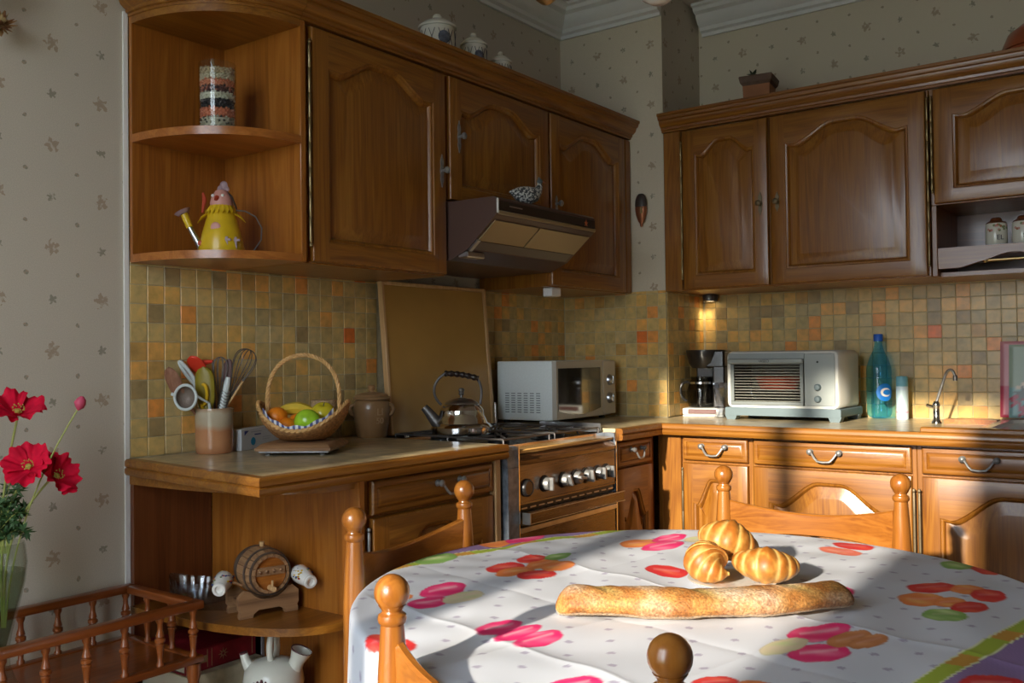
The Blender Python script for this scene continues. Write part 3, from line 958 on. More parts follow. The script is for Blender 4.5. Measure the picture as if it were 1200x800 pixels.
m = MB(); m.box(XF, XF + .004, -1.497, -.958, .648, .663, .001); m.build('door_trim', 'steel', od, world=True)
m = MB(); m.box(XF + .006, XF + .030, -1.484, -.951, .675, .706, .003)
for y in (-1.44, -.985): m.box(XF, XF + .01, y - .012, y + .012, .68, .70)
hd = m.build('handle', 'brown_glass', od, world=True)
m = MB()
for z in (.6745, .7045): m.box(XF + .028, XF + .0312, -1.487, -.949, z, z + .0022)
m.box(XF + .004, XF + .0312, -1.489, -1.4845, .674, .7067); m.build('handle_trim', 'steel', od, world=True)
# hob
m = MB()
rc = lambda i, z: [(.10 + i, Y0 + .058 - i * 0 + i, z), (.555 - i, Y0 + .058 + i, z), (.555 - i, Y1 - .018 - i, z), (.10 + i, Y1 - .018 - i, z)]
o4 = lambda z: [(.075, Y0 + .004, z), (.56, Y0 + .004, z), (.56, Y1 - .003, z), (.075, Y1 - .003, z)]
m.loops([o4(.868), o4(.896), rc(0, .896), rc(.006, .884), rc(.01, .882)], cap1=True)
m.build('hob', 'chrome', ck, world=True, angle=20)
for bx, by, r in ((.22, -1.38, .042), (.44, -1.38, .034), (.22, -1.10, .034), (.44, -1.10, .046)):
    m = MB(); m.lathe([(0, .882), (r * 1.5, .882), (r * 1.45, .885), (r, .886), (r, .897), (r * .8, .902), (0, .903)], (bx, by, 0), seg=20); m.build('burner', 'black', ck, world=True)
for y0_, y1_ in ((-1.49, -1.255), (-1.225, -.965)):
    m = MB(); zt = .911
    m.tube([(.115, y0_, zt), (.54, y0_, zt), (.54, y1_, zt), (.115, y1_, zt)], .0032, 6, closed=True)
    m.tube([(.33, y0_, zt), (.33, y1_, zt)], .0032, 6)
    ym = (y0_ + y1_) / 2
    for x in (.22, .44):
        for a in range(4):
            t = a * PI / 2 + PI / 4
            m.tube([(x + .10 * math.cos(t), ym + .10 * math.sin(t), zt), (x + .025 * math.cos(t), ym + .025 * math.sin(t), zt)], .003, 6)
        m.tube([(x, y0_, zt), (x, ym - .03, zt)], .003, 6); m.tube([(x, y1_, zt), (x, ym + .03, zt)], .003, 6)
    for x in (.115, .33, .54):
        for y in (y0_, y1_): m.tube([(x, y, zt), (x, y, .882)], .003, 6)
    m.build('pan_support', 'iron', ck, world=True)
m = MB(); m.tube([(.50, -.952, .905), (.30, -.952, .905)], .004, 6); m.box(.29, .54, -.949, -.945, .896, .925, .001); m.build('side_guard', 'steel', ck, world=True)
# lid
tilt = Matrix.Translation((.088, 0, .905)) @ Matrix.Rotation(rad(-4.5), 4, 'Y')
m = MB(); m.box(-.010, .006, -1.478, -.966, 0, .484, .002, tilt); ld = m.build('lid', 'lid_panel', ck, world=True)
m = MB()
for ya, yb in ((-1.490, -1.478), (-.966, -.950)): m.box(-.011, .010, ya, yb, -.001, .496, .002, tilt)
m.box(-.011, .010, -1.478, -.966, .484, .496, .002, tilt); m.build('lid_frame', 'pale_wood', ld, world=True)
m = MB()
for y in (-1.43, -1.0): m.box(.075, .105, y - .012, y + .012, .895, .908)
m.tube([(.105, -.955, .905), (.098, -.951, .985)], .004, 8); m.tube([(.105, -.952, .906), (.20, -.952, .912), (.26, -.952, .906)], .004, 8)
m.build('lid_hinge', 'chrome', ck, world=True)

# ------------------------------------------------------------------ hood
hb_m = plain('hood_brown', (.085, .046, .036), .4, coat=.1); M['hood_brown'] = hb_m
M['hood_tan'] = plain('hood_tan', (.34, .26, .14), .35, .3)
h = thing('cooker_hood', 'dark brown extractor hood with angled front under the short wall cabinet', 'hood', (.26, -1.2, 1.45))
ya, yb = -1.4735, -.9245
side = [(.012, 1.4415), (.332, 1.4455), (.400, 1.474), (.508, 1.566), (.513, 1.572), (.513, 1.616), (.505, 1.623), (.012, 1.6265)]
m = MB(); m.loops([[(x, y, z) for x, z in side] for y in (ya, yb)], cap0=True, cap1=True); m.build('housing', 'hood_brown', h, world=True, smooth=False)
m = MB(); m.box(.513, .517, ya + .006, yb - .002, 1.582, 1.610, .001); fp = m.build('front_panel', 'black_plastic', h, world=True)
m = MB(); m.box(.517, .5178, -1.415, -1.350, 1.596, 1.600); m.build('brand_bar', 'steel', fp, world=True)
M['star_orange'] = plain('star_orange', (.55, .14, .05), .5)
st_ = [(-.985 + (.012 if i % 2 == 0 else .005) * math.sin(i * PI / 5), 1.594 + (.012 if i % 2 == 0 else .005) * math.cos(i * PI / 5)) for i in range(10)]
m = MB(); m.prism(st_, mapL(0), .5168, .5180); m.build('star_sticker', 'star_orange', fp, world=True)
m = MB(); m.box(.513, .5185, ya - .0015, ya + .006, 1.573, 1.617, .002); m.build('end_trim', 'white_paint', h, world=True)
m = MB(); m.box(.511, .519, ya + .006, yb - .001, 1.570, 1.581, .002); m.build('lip', 'hood_tan', h, world=True)
sl = lambda t, e: (lerp(.402, .505, t) + e * .65, lerp(1.4755, 1.5625, t) - e * .76)
def slope(m, t0, t1, y0, y1, e0=.0005, e1=.004):
    (xa, za), (xb, zb), (xc, zc), (xd, zd) = sl(t0, e0), sl(t1, e0), sl(t1, e1), sl(t0, e1)
    m.loops([[(xa, y, za), (xb, y, zb), (xc, y, zc), (xd, y, zd)] for y in (y0, y1)], cap0=True, cap1=True)
m = MB(); slope(m, .30, .92, ya + .012, -1.235); slope(m, .30, .92, -1.228, yb - .012); m.build('visor', 'hood_tan', h, world=True, smooth=False)
m = MB(); slope(m, .02, .27, ya + .02, yb - .02, e1=.002); m.build('filter', 'iron', h, world=True, smooth=False)
m = MB(); slope(m, -.02, .32, ya + .004, ya + .018, e1=.007)
m.box(.36, .398, ya + .004, ya + .09, 1.452, 1.470, .003); m.build('switch_housing', 'steel', h, world=True, smooth=False)

# ------------------------------------------------------------------ microwave
M['mw_white'] = plain('mw_white', (.84, .90, .88), .4, noise=.03, nscale=150)
M['mw_front'] = plain('mw_front', (.50, .46, .38), .3, coat=.2)
M['dark_window'] = plain('dark_window', (.03, .028, .022), .06, coat=1.0)
mw = thing('microwave', 'small white microwave oven in the corner with dark door window', 'microwave', (.315, -.868, ZC), rad(2.6))
m = MB(); m.box(-.262, -.022, 0, .452, .012, .228, .005, seg=2); bd = m.build('body', 'mw_white', mw)
m = MB()
for i in range(6):
    for k in range(9): m.box(-.225 + i * .027, -.208 + i * .027, -.0008, .0006, .040 + k * .0085, .0435 + k * .0085)
m.build('vents', plain('vent_grey', (.28, .31, .31), .6), bd)
for x in (-.24, -.05):
    for y in (.03, .42):
        m = MB(); m.lathe([(.012, 0), (.012, .013)], (x, y, 0), seg=10); m.build('foot', 'black', mw)
m = MB()
# door with bowed lower edge
fm = lambda u, v, d: Vector((d, u, v))
pl = [(0, .226), (0, .016)] + [(.345 * i / 12, .016 + .0 * i) for i in range(1, 13)] + [(.345, .226)]
m.prism(pl, fm, -.022, -.004)
dr = m.build('door', 'mw_front', mw)
m = MB()
pw = [(.012, .200)] + [(.012 + .313 * i / 14, .046 - .018 * math.sin(PI * i / 14)) for i in range(15)] + [(.325, .200)]
m.prism(pw, fm, -.005, -.002); m.build('door_window', 'dark_window', dr)
m = MB(); m.box(-.022, -.003, .347, .452, .016, .226, .004); cpn = m.build('control_panel', 'mw_front', mw)
for z in (.150, .080):
    m = MB(); m.lathe([(0, 0), (.022, 0), (.021, .004), (.017, .014), (.012, .017), (0, .017)], (-.003, .400, z), 'x', 20); m.box(.012, .017, .397, .403, z - .016, z + .016, .001); m.build('dial', 'steel', cpn)

# ------------------------------------------------------------------ toaster oven
M['to_white'] = plain('to_white', (.62, .63, .59), .35, coat=.2)
M['to_silver'] = plain('to_silver', (.33, .365, .355), .35, .2)
M['to_frame'] = plain('to_frame', (.20, .225, .225), .35, .2)
M['to_grey'] = plain('to_grey', (.13, .18, .20), .45)
M['to_cavity'] = plain('to_cavity', (.16, .14, .12), .4, .3)
to = thing('toaster_oven', 'silver and white toaster oven with grey base on the right worktop', 'oven', (.935, -.335, ZC))
W_ = .421
def rrect(x0, x1, z0, z1, r, y, n=5):
    return [(cx + r * math.cos(t), y, cz + r * math.sin(t)) for cx, cz, a in ((x1 - r, z1 - r, 0), (x0 + r, z1 - r, PI / 2), (x0 + r, z0 + r, PI), (x1 - r, z0 + r, 1.5 * PI)) for t in [a + PI / 2 * k / n for k in range(n + 1)]]
w2 = W_ / 2
m = MB(); m.loops([rrect(-w2 + .006, w2 - .006, .046, .250, .02, 0), rrect(-w2, w2, .042, .254, .022, .008), rrect(-w2, w2, .042, .254, .022, .22), rrect(-w2 + .02, w2 - .02, .05, .246, .022, .255)], cap0=False, cap1=True)
m.loops([rrect(-w2 + .006, w2 - .006, .046, .250, .02, 0), rrect(-w2 + .016, w2 - .016, .055, .243, .014, 0), rrect(-w2 + .016, .085, .068, .215, .006, 0) if False else rrect(-w2 + .016, w2 - .016, .055, .243, .014, .002)])
sh = m.build('shell', 'to_white', to)
m = MB(); m.box(.085, w2 - .016, -.001, .01, .055, .243, .002); cpn = m.build('control_panel', 'to_silver', to)
m = MB(); m.box(-w2 + .010, .085, -.0012, .01, .214, .246); m.build('top_rail', 'to_silver', to)
m = MB(); m.box(-w2 + .016, .085, .19, .20, .055, .216); m.box(-w2 + .016, -w2 + .022, .012, .19, .055, .216); m.box(.079, .085, .012, .19, .055, .216); m.box(-w2 + .016, .085, .012, .19, .055, .06); m.build('cavity', 'to_cavity', to)
m = MB()
for k in range(13):
    z = .070 + k * .0105; m.tube([(-w2 + .03, .004, z), (.075, .004, z)], .0016, 5)
m.build('rack', 'to_white', to)
m = MB()
xa_, xb_ = -w2 + .018, .083
for a, b2, c_, d_ in ((xa_, xb_, .204, .214), (xa_, xb_, .056, .068), (xa_, xa_ + .014, .068, .204), (xb_ - .012, xb_, .068, .204)): m.box(a, b2, -.006, .004, c_, d_, .001)
dr = m.build('door', 'to_frame', to)
M['oven_glass'] = glass('oven_glass', (.80, .80, .78))
m = MB(); m.box(xa_ + .014, xb_ - .012, -.003, 0, .068, .204); m.build('door_glass', 'oven_glass', dr)
m = MB(); m.box(xa_ - .004, xb_ + .004, -.024, -.014, .208, .226, .003)
for x in (xa_ + .02, xb_ - .02): m.box(x - .006, x + .006, -.016, -.004, .208, .214)
hb = m.build('handle', 'to_silver', dr)
text_obj('brand_lettering', '\u2022ASEO', .014, 'black', dr, Matrix.Translation((-.055, -.0242, .2165)) @ Matrix.Rotation(PI / 2, 4, 'X'), .0003)
for z in (.122, .080):
    m = MB(); m.lathe([(0, 0), (.013, 0), (.0125, -.005), (.009, -.013), (0, -.014)], (.133, -.001, z), 'y', 18); m.build('knob', 'to_grey', cpn)
m = MB(); m.lathe([(0, 0), (.004, 0), (.003, -.003), (0, -.003)], (.133, -.001, .212), 'y', 10); m.build('indicator', 'black', cpn)
m = MB()
m.loops([rrect(-w2 - .004, w2 + .004, .016, .046, .006, y) for y in (-.008, .25)], cap0=True, cap1=True)
for x in (-w2 + .018, w2 - .018):
    m.loops([[(x - .024, y, .018), (x + .024, y, .018), (x + .016, y, 0), (x - .016, y, 0)] for y in (-.006, .03)], cap0=True, cap1=True)
    m.loops([[(x - .024, y, .018), (x + .024, y, .018), (x + .016, y, 0), (x - .016, y, 0)] for y in (.20, .235)], cap0=True, cap1=True)
m.build('base', 'to_grey', to)
M['reflection_red'] = plain('reflection_red', (.50, .08, .05), .4)
m = MB(); m.lathe([(0, 0), (.062, 0), (.080, .034), (.083, .036), (.079, .036), (.058, .004), (0, .004)], seg=24, sx=1.0, sy=.8)  # dish shape added to stand in for a red reflection in the door glass
place(tag(m.build('red_reflection_shape', 'reflection_red'), 'red oval shape added for the reflection in the toaster oven glass', 'dish'), (.888, -.232, ZC + .1125)).scale = (1.12, 1.0, 1.25)
m = MB(); m.box(-w2 + .022, .079, .020, .188, .109, .1118); m.build('shelf', 'steel', to)

# ------------------------------------------------------------------ coffee maker, tumbler, bottle, can, tap, trays
cf = thing('coffee_maker', 'black filter coffee maker with white base in the corner by the toaster oven', 'coffee maker', (.575, -.17, ZC), rad(12))
m = MB(); m.box(-.085, .075, -.09, .09, 0, .008, .003); m.box(-.085, .075, -.092, .09, .008, .034, .006, seg=2); m.build('base', 'to_white', cf)
m = MB(); m.box(-.062, .050, -.0935, -.09, .012, .030, .002); m.build('base_plate', plain('plum_brown', (.12, .05, .045), .4), cf)
m = MB(); m.box(.03, .078, -.06, .09, .034, .20, .006); m.box(-.06, .03, .05, .09, .034, .20, .006); m.build('column', 'black_plastic', cf)
m = MB(); m.lathe([(0, .19), (.055, .19), (.068, .21), (.078, .255), (.078, .262), (0, .264)], (-.008, 0, 0), seg=28); m.box(.0, .078, -.06, .09, .19, .262, .008); m.build('filter_head', 'black_plastic', cf)
M['clear'] = glass('clear', (.92, .95, .96))
M['smoke'] = glass('smoke', (.70, .69, .66))
m = MB(); m.lathe([(0, .036), (.052, .036), (.058, .05), (.060, .10), (.052, .13), (.044, .145), (.046, .155), (.044, .156), (.042, .146), (.050, .13), (.058, .10), (.055, .052), (0, .04)], (-.022, -.015, 0), seg=28); m.build('carafe', 'smoke', cf)
m = MB(); m.lathe([(.0525, .128), (.0545, .128), (.0545, .136), (.0515, .136)], (-.022, -.015, 0), seg=28); m.build('carafe_band', 'chrome', cf)
m = MB(); m.tube(bez((-.074, -.03, .135), (-.115, -.045, .14), (-.11, -.045, .07), (-.082, -.03, .06), 10), .006, 8); m.build('carafe_handle', 'black_plastic', cf)
m = MB()
for i in range(1):
    m.lathe([(0, 0), (.026, 0), (.026, .004), (.017, .02), (.014, .045), (.022, .075), (.030, .115), (.029, .135), (.027, .135), (.028, .115), (.020, .078), (.010, .055), (0, .05)], seg=9)
place(tag(m.build('tumbler', glass('crystal', (.90, .92, .96), ior=2.4), smooth=False), 'faceted clear glass standing in front of the coffee maker', 'glass'), (.668, -.262, ZC))

bt = thing('water_bottle', 'blue tinted plastic water bottle with blue cap and round label', 'bottle', (1.206, -.068, ZC))
M['blue_pet'] = glass('blue_pet', (.44, .80, 1.0), ior=1.5)
m = MB()
pf = [(0, .006), (.020, .002), (.036, .006), (.043, .02), (.0445, .04), (.043, .05), (.0445, .06), (.0445, .15), (.043, .158), (.0445, .165), (.043, .19), (.032, .225), (.019, .252), (.0145, .27), (.0135, .292)]
m.lathe(pf, seg=28); m.build('body', 'blue_pet', bt)
M['cap_blue'] = plain('cap_blue', (.02, .13, .62), .4)
m = MB(); m.lathe([(.0135, .285), (.0165, .285), (.0165, .308), (.0145, .311), (0, .311)], seg=20); m.build('cap', 'cap_blue', bt)
M['label_blue'] = plain('label_blue', (.01, .20, .66), .4)
lab = []
def patch(m, r, a0, a1, fz0, fz1, n=14):
    """cylindrical patch between two height functions"""
    m.loops([[(r * math.cos(lerp(a0, a1, i / n)), r * math.sin(lerp(a0, a1, i / n)), f(i / n)) for i in range(n + 1)] for f in (fz0, fz1)], closed=False)
ac = rad(-48)
cir = lambda h: (lambda t: .098 + h * math.sqrt(max(0, 1 - (2 * t - 1) ** 2)), lambda t: .098 - h * math.sqrt(max(0, 1 - (2 * t - 1) ** 2)))
m = MB(); f0, f1 = cir(.032); patch(m, .0449, ac - .72, ac + .72, f1, f0); lb = m.build('label', 'label_blue', bt, recalc=False)
m = MB(); f0, f1 = cir(.016); patch(m, .0452, ac - .38, ac + .50, f1, f0); m.mi = 1; f0, f1 = cir(.010); patch(m, .0455, ac - .18, ac + .52, f1, f0)
m.build('label_mark', ['white_paint', 'label_blue'], lb, recalc=False)
sp = thing('spray_can', 'slim pale blue aerosol can beside the blue water bottle', 'can', (1.288, -.075, ZC))
m = MB(); m.lathe([(0, 0), (.020, 0), (.021, .003), (.021, .118), (.018, .124)], seg=20); m.build('can_body', striped('can_print', [(0, (.55, .70, .80)), (.18, (.62, .45, .58)), (.24, (.60, .78, .84)), (.85, (.58, .74, .84))], 2, 8.0), sp)
m = MB(); m.lathe([(.0195, .118), (.0205, .120), (.0205, .150), (.018, .156), (0, .157)], seg=20); m.build('can_cap', plain('cap_sky', (.20, .52, .66), .4), sp)

tp = thing('tap', 'slender chrome swan neck tap on the worktop beside the sink', 'tap', (1.437, -.235, ZC))
m = MB(); m.lathe([(0, 0), (.016, 0), (.016, .006), (.011, .012), (.010, .055), (.012, .06), (.012, .066), (.007, .075), (0, .076)], seg=18); m.tube([(0, 0, .052), (-.03, -.01, .062)], [.005, .006], 8); m.build('base', 'chrome', tp)
m = MB(); m.tube([(0, 0, .07), (.014, -.006, .11), (.030, -.012, .155)] + bez((.030, -.012, .155), (.040, -.016, .192), (.062, -.024, .190), (.066, -.026, .155), 10)[1:], .0045, 10); m.build('spout', 'pewter', tp)
m = MB(); m.lathe([(.0, .146), (.007, .146), (.0075, .16), (.005, .164)], (.066, -.026, 0), seg=12); m.build('nozzle', 'iron', tp)

m = MB()
m.prism([(.0, .0), (.16, .0), (.16, .07), (.10, .10), (.04, .095), (.01, .06)], lambda u, v, d: Vector((u, v, d)), 0, .016)
place(tag(m.build('cutting_board', 'orangewood'), 'small orange wooden board lying beside the sink', 'board'), (1.462, -.245, ZC))
M['tray_pink'] = vcol('tray_pink', rough=.35); M['tray_teal'] = vcol('tray_teal', rough=.35)
def paint(o, fn):
    me = o.data
    a = me.color_attributes.new('print', 'FLOAT_COLOR', 'POINT')
    co = np.empty(len(me.vertices) * 3); me.vertices.foreach_get('co', co); co = co.reshape(-1, 3)
    c = np.ones((len(co), 4)); c[:, :3] = fn(co)
    a.data.foreach_set('color', c.ravel())
def tray(name, label, mat, loc, w, h, base, edge, seed):
    rr = random.Random(seed)
    n = 40
    m = MB()
    for k in (0, 1):
        L = [[(w * i / n, -.006 * k - (.004 if (i in (0, n) or j in (0, n)) else 0), h * j / n) for i in range(n + 1)] for j in range(n + 1)]
        m.loops(L, closed=False)
    o = m.build(name, mat)
    fl = [(rr.uniform(.02, w - .02), rr.uniform(.02, h * .6), rr.uniform(.014, .03), rr.choice([(.62, .68, .58), (.70, .62, .5), (.5, .08, .12), (.18, .2, .18)])) for _ in range(16)]
    def fn(co):
        c = np.tile(np.array(base), (len(co), 1))
        low = co[:, 2] < h * .42; c[low] = edge
        for x, z, r, q in fl:
            d = np.hypot(co[:, 0] - x, co[:, 2] - z); c[d < r * (.75 + .25 * np.sin(np.arctan2(co[:, 2] - z, co[:, 0] - x) * 5))] = q
        return c
    paint(o, fn)
    tag(o, label, 'tray')
    place(o, loc, rx=rad(-7))
tray('tray', 'pink floral tray leaning against the tiles behind the sink', 'tray_pink', (1.604, -.052, ZC + .0145), .30, .262, (.60, .25, .28), (.50, .05, .10), 3)
tray('tray', 'pale green floral tray in front of the pink tray behind the sink', 'tray_teal', (1.634, -.073, ZC + .0145), .32, .25, (.36, .46, .36), (.28, .48, .48), 4)

# puck lamp under the back wall cabinet (lit) and a small white box under the left one
pk = thing('puck_lamp', 'small round lamp under the corner wall cabinet shining on the tiles', 'lamp', (.532, -.045, 1.398))
m = MB(); m.lathe([(0, 0), (.030, 0), (.032, -.004), (.030, -.026), (.024, -.028)], seg=20); m.build('housing', 'iron', pk)
em, nt_, bs_ = nmat('lamp_glow'); bs_.inputs['Emission Color'].default_value = (1, .75, .4, 1); bs_.inputs['Emission Strength'].default_value = 6
M['lamp_glow'] = em
m = MB(); m.lathe([(.024, -.026), (0, -.025)], seg=16); m.build('bulb', 'lamp_glow', pk)
sp_d = bpy.data.lights.new('puck_light', 'SPOT'); spo = bpy.data.objects.new('puck_light', sp_d); COL.objects.link(spo)
sp_d.energy = 1.2; sp_d.color = (1, .72, .36); sp_d.spot_size = rad(70); sp_d.spot_blend = .8; sp_d.shadow_soft_size = .015
spo.location = (.532, -.045, 1.366); spo.rotation_euler = Vector((-.55, .35, -1)).to_track_quat('-Z', 'Y').to_euler()
m = MB(); m.box(-.02, .02, -.03, .03, -.032, 0, .003)
place(tag(m.build('junction_box', 'white_paint'), 'small white box fixed under the far left wall cabinet', 'box'), (.285, -.85, 1.3978))

# ------------------------------------------------------------------ round table and printed cloth
PETALS = 'p1.057,-2.362,0.020,0.043,-0.031,0.036;p1.094,-2.445,0.015,0.037,-0.026,0.030;o1.023,-2.450,0.015,0.031,-0.021,0.022;c1.115,-2.375,0.012,0.044,-0.023,0.028;p1.283,-2.491,0.014,0.043,-0.023,0.030;p1.326,-2.500,0.015,0.043,-0.021,0.029;p1.371,-2.512,0.017,0.042,-0.019,0.028;r1.047,-2.161,0.024,0.034,-0.025,0.034;o1.082,-2.174,0.020,0.040,-0.022,0.030;r1.133,-2.175,0.025,0.033,-0.022,0.032;r1.048,-2.066,0.020,0.033,-0.021,0.030;o1.087,-2.089,0.015,0.038,-0.022,0.033;o1.126,-2.091,0.021,0.032,-0.024,0.035;g1.072,-2.010,0.015,0.030,-0.019,0.028;r1.199,-2.648,0.046,0.011,-0.029,0.030;p1.516,-2.650,0.029,0.035,-0.015,0.024;r1.663,-2.538,0.024,0.020,-0.010,0.023;o1.710,-2.518,0.022,0.011,-0.008,0.021;o1.147,-1.787,0.026,0.052,-0.021,0.039;p1.175,-1.704,0.025,0.040,-0.021,0.042;p1.206,-1.795,0.032,0.043,-0.024,0.046;c1.234,-1.690,0.018,0.024,-0.015,0.032;r1.323,-2.007,0.046,0.004,-0.020,0.040;p1.487,-1.837,0.028,0.009,-0.015,0.041;p1.652,-1.990,0.020,0.013,-0.012,0.039;s1.544,-1.642,0.044,0.007,-0.009,0.031;r1.552,-1.578,0.044,0.006,-0.010,0.032;g1.777,-1.657,0.032,0.012,-0.009,0.044;r1.829,-1.667,0.029,0.002,-0.007,0.039;r1.774,-1.868,0.039,0.018,-0.009,0.039;o1.831,-1.860,0.027,0.010,-0.007,0.036;r1.866,-1.876,0.026,0.017,-0.007,0.041;o1.777,-1.956,0.037,0.011,-0.010,0.045;o1.822,-1.960,0.024,0.010,-0.007,0.035;r1.855,-1.977,0.025,0.023,-0.007,0.039;g1.832,-2.047,0.035,-0.000,-0.008,0.039;p1.698,-2.244,0.036,0.040,-0.014,0.044;p1.729,-2.338,0.036,0.029,-0.014,0.042;b1.746,-2.253,0.025,0.032,-0.011,0.036;b1.772,-2.251,0.020,0.033,-0.008,0.029;c1.679,-2.338,0.021,0.044,-0.011,0.031;g0.873,-2.170,0.022,0.045,-0.031,0.035;o0.870,-1.960,0.024,0.039,-0.030,0.040;p0.898,-1.887,0.025,0.047,-0.030,0.042;r1.947,-2.344,0.033,0.034,-0.006,0.037'
TC = (1.440, -2.120); ZT = .726
tb = thing('dining_table', 'round oak dining table hidden under the printed cloth', 'table', (TC[0], TC[1], 0))
m = MB(); m.lathe([(0, ZT - .03), (.575, ZT - .03), (.588, ZT - .024), (.590, ZT - .008), (.584, ZT), (0, ZT)], seg=64); m.build('tabletop', 'oak_x', tb)
m = MB(); m.lathe([(.05, .10), (.09, .13), (.10, .20), (.06, .28), (.045, .38), (.06, .48), (.085, .56), (.07, .64), (.09, .695), (.09, ZT - .031)], seg=28); m.build('pedestal', 'oak_z', tb)
for k in range(4):
    a = k * PI / 2 + .4
    m = MB(); m.tube([(.04 * math.cos(a), .04 * math.sin(a), .17), (.16 * math.cos(a), .16 * math.sin(a), .12), (.28 * math.cos(a), .28 * math.sin(a), .035), (.32 * math.cos(a), .32 * math.sin(a), .028)], [.035, .032, .026, .026], 10)
    m.build('leg', 'oak_x', tb)

def make_cloth():
    nA, nT, nS = 1100, 165, 46
    rt = .594; rc = .012; drop = .205
    rings = [rt * i / nT for i in range(nT + 1)]
    th = np.linspace(0, 2 * PI, nA, endpoint=False)
    ct, st = np.cos(th), np.sin(th)
    P_, UVs = [], []
    fold = .55 * np.sin(th * 11 + .6) + .35 * np.sin(th * 17 + 2.1) + .25 * np.sin(th * 7 + 1.0)
    for r in rings:
        P_.append(np.stack([r * ct, r * st, np.full(nA, 0.0)], 1)); UVs.append(r)
    arc = rc * PI / 2
    for j in range(1, nS + 1):
        s = (arc + drop) * j / nS
        if s < arc:
            a = s / rc; rr = rt + rc * math.sin(a); z = -rc * (1 - math.cos(a)); d = 0
        else:
            d = (s - arc) / drop; rr = rt + rc; z = -rc - (s - arc)
        R_ = rr + .006 * d ** .8 + .009 * d * np.maximum(fold, -.6)
        P_.append(np.stack([R_ * ct, R_ * st, np.full(nA, z)], 1)); UVs.append(rt + s)
    V = np.concatenate(P_)
    S = np.repeat(np.array(UVs), nA)
    X = TC[0] + S * np.tile(ct, len(UVs)); Y = TC[1] + S * np.tile(st, len(UVs))
    # creases of the folded cloth and soft wrinkles on the top
    u = .978 * X - .208 * Y; v = .208 * X + .978 * Y
    top = np.clip((rt - S) / .03, 0, 1)
    dz = np.zeros(len(V))
    for v0, h_ in ((-2.215, .0026), (-1.785, .0022), (-2.005, -.0012)): dz += h_ * np.exp(-np.abs(v - v0) / .012)
    for u0, h_ in ((1.86, .0018), (2.12, .0016), (1.60, -.0012)): dz += h_ * np.exp(-np.abs(u - u0) / .012)
    dz += .0022 * np.sin(u * 23 + 3 * np.sin(v * 7)) * np.sin(v * 13 + 1.3 * np.sin(u * 9)) + .0016 * np.sin(u * 41 + v * 17) + .0012 * np.sin(v * 60 + 4 * np.sin(u * 11)) * np.clip(1.5 - u + .4, 0, 1)
    V[:, 2] += dz * top + .0042
    V[:, 2] += ZT
    # printed pattern
    rng = np.random.RandomState(5)
    C = np.tile(np.array((.63, .66, .735)), (len(V), 1))
    # staggered dots
    def dots(uo, vo):
        a = (u - uo) / .0842; b_ = (v - vo) / .0875
        a = a - np.round(a); b_ = b_ - np.round(b_)
        return np.hypot(a * .0842, b_ * .0875)
    nzx = .0007 * np.sin(X * 900) + .0007 * np.sin(Y * 1100)
    dd = np.minimum(dots(2.149, -1.7035), dots(2.1071, -1.7473)) + nzx
    f = np.clip((.0068 - dd) / .0012, 0, 1)[:, None]
    C = C * (1 - f) + np.array((.40, .38, .50)) * f
    pal = {'p': ((.82, .02, .17), (.95, .22, .38)), 'r': ((.66, .025, .03), (.80, .13, .07)), 'o': ((.80, .22, .06), (.85, .42, .12)), 's': ((.72, .16, .10), (.82, .32, .2)),
           'g': ((.22, .42, .10), (.50, .66, .28)), 'c': ((.72, .62, .42), (.58, .66, .30)), 'b': ((.55, .20, .07), (.70, .33, .14))}
    # borders
    yb = [-2.75, -2.302, -2.112, -1.864, -1.643, -1.45]; xb = [.80, .858, .886, .960, 1.048, 1.135]
    xl = np.interp(Y, yb, xb)
    xr = 1.868 + (Y + 2.398) * .1742
    pur = np.array((.255, .17, .36)) * (1 + .06 * np.sin(X * 700)[:, None] * np.sin(Y * 650)[:, None])
    out = (X < xl) | (X > xr + .024)
    C[out] = pur[out]
    for dist, w in ((X - xl, .011), ((X - xr - .012) , .013)):
        q = np.abs(dist)
        g = q < w
        patt = .5 + .5 * np.sin(Y * 38)
        gc = np.stack([.36 + .22 * (patt > .72), .46 - .16 * (patt > .72), .05 + .0 * patt], 1)
        C[g] = gc[g]
        e = (q >= w) & (q < w + .003)
        C[e] = (.70, .74, .45)
    for it in PETALS.split(';'):
        k = it[0]; ax, ay, m00, m10, m01, m11 = map(float, it[1:].split(','))
        det = m00 * m11 - m01 * m10
        dx_, dy_ = X - ax, Y - ay
        a = (m11 * dx_ - m01 * dy_) / det; c = (-m10 * dx_ + m00 * dy_) / det
        bx = ay
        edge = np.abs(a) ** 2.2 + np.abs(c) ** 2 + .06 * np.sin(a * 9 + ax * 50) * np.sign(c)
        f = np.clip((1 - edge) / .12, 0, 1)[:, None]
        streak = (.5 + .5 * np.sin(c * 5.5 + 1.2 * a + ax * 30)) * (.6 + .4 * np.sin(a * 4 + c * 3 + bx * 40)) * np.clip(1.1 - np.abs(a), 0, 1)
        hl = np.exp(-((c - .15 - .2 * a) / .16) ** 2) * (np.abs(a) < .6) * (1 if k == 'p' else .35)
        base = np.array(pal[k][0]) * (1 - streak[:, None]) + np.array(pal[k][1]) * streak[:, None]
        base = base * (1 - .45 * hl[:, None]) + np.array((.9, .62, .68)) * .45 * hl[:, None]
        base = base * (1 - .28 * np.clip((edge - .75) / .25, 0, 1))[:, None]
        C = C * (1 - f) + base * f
    n = len(UVs)
    i = np.arange(n - 1)[:, None] * nA; j = np.arange(nA)[None, :]; j2 = (np.arange(nA) + 1) % nA
    q = np.stack([i + j, i + j2[None, :], i + nA + j2[None, :], i + nA + j], -1).reshape(-1, 4)
    q = q[nA:]      # first ring is the centre point: use a fan instead
    me = bpy.data.meshes.new('tablecloth')
    V[:nA] = V[:nA].mean(0)
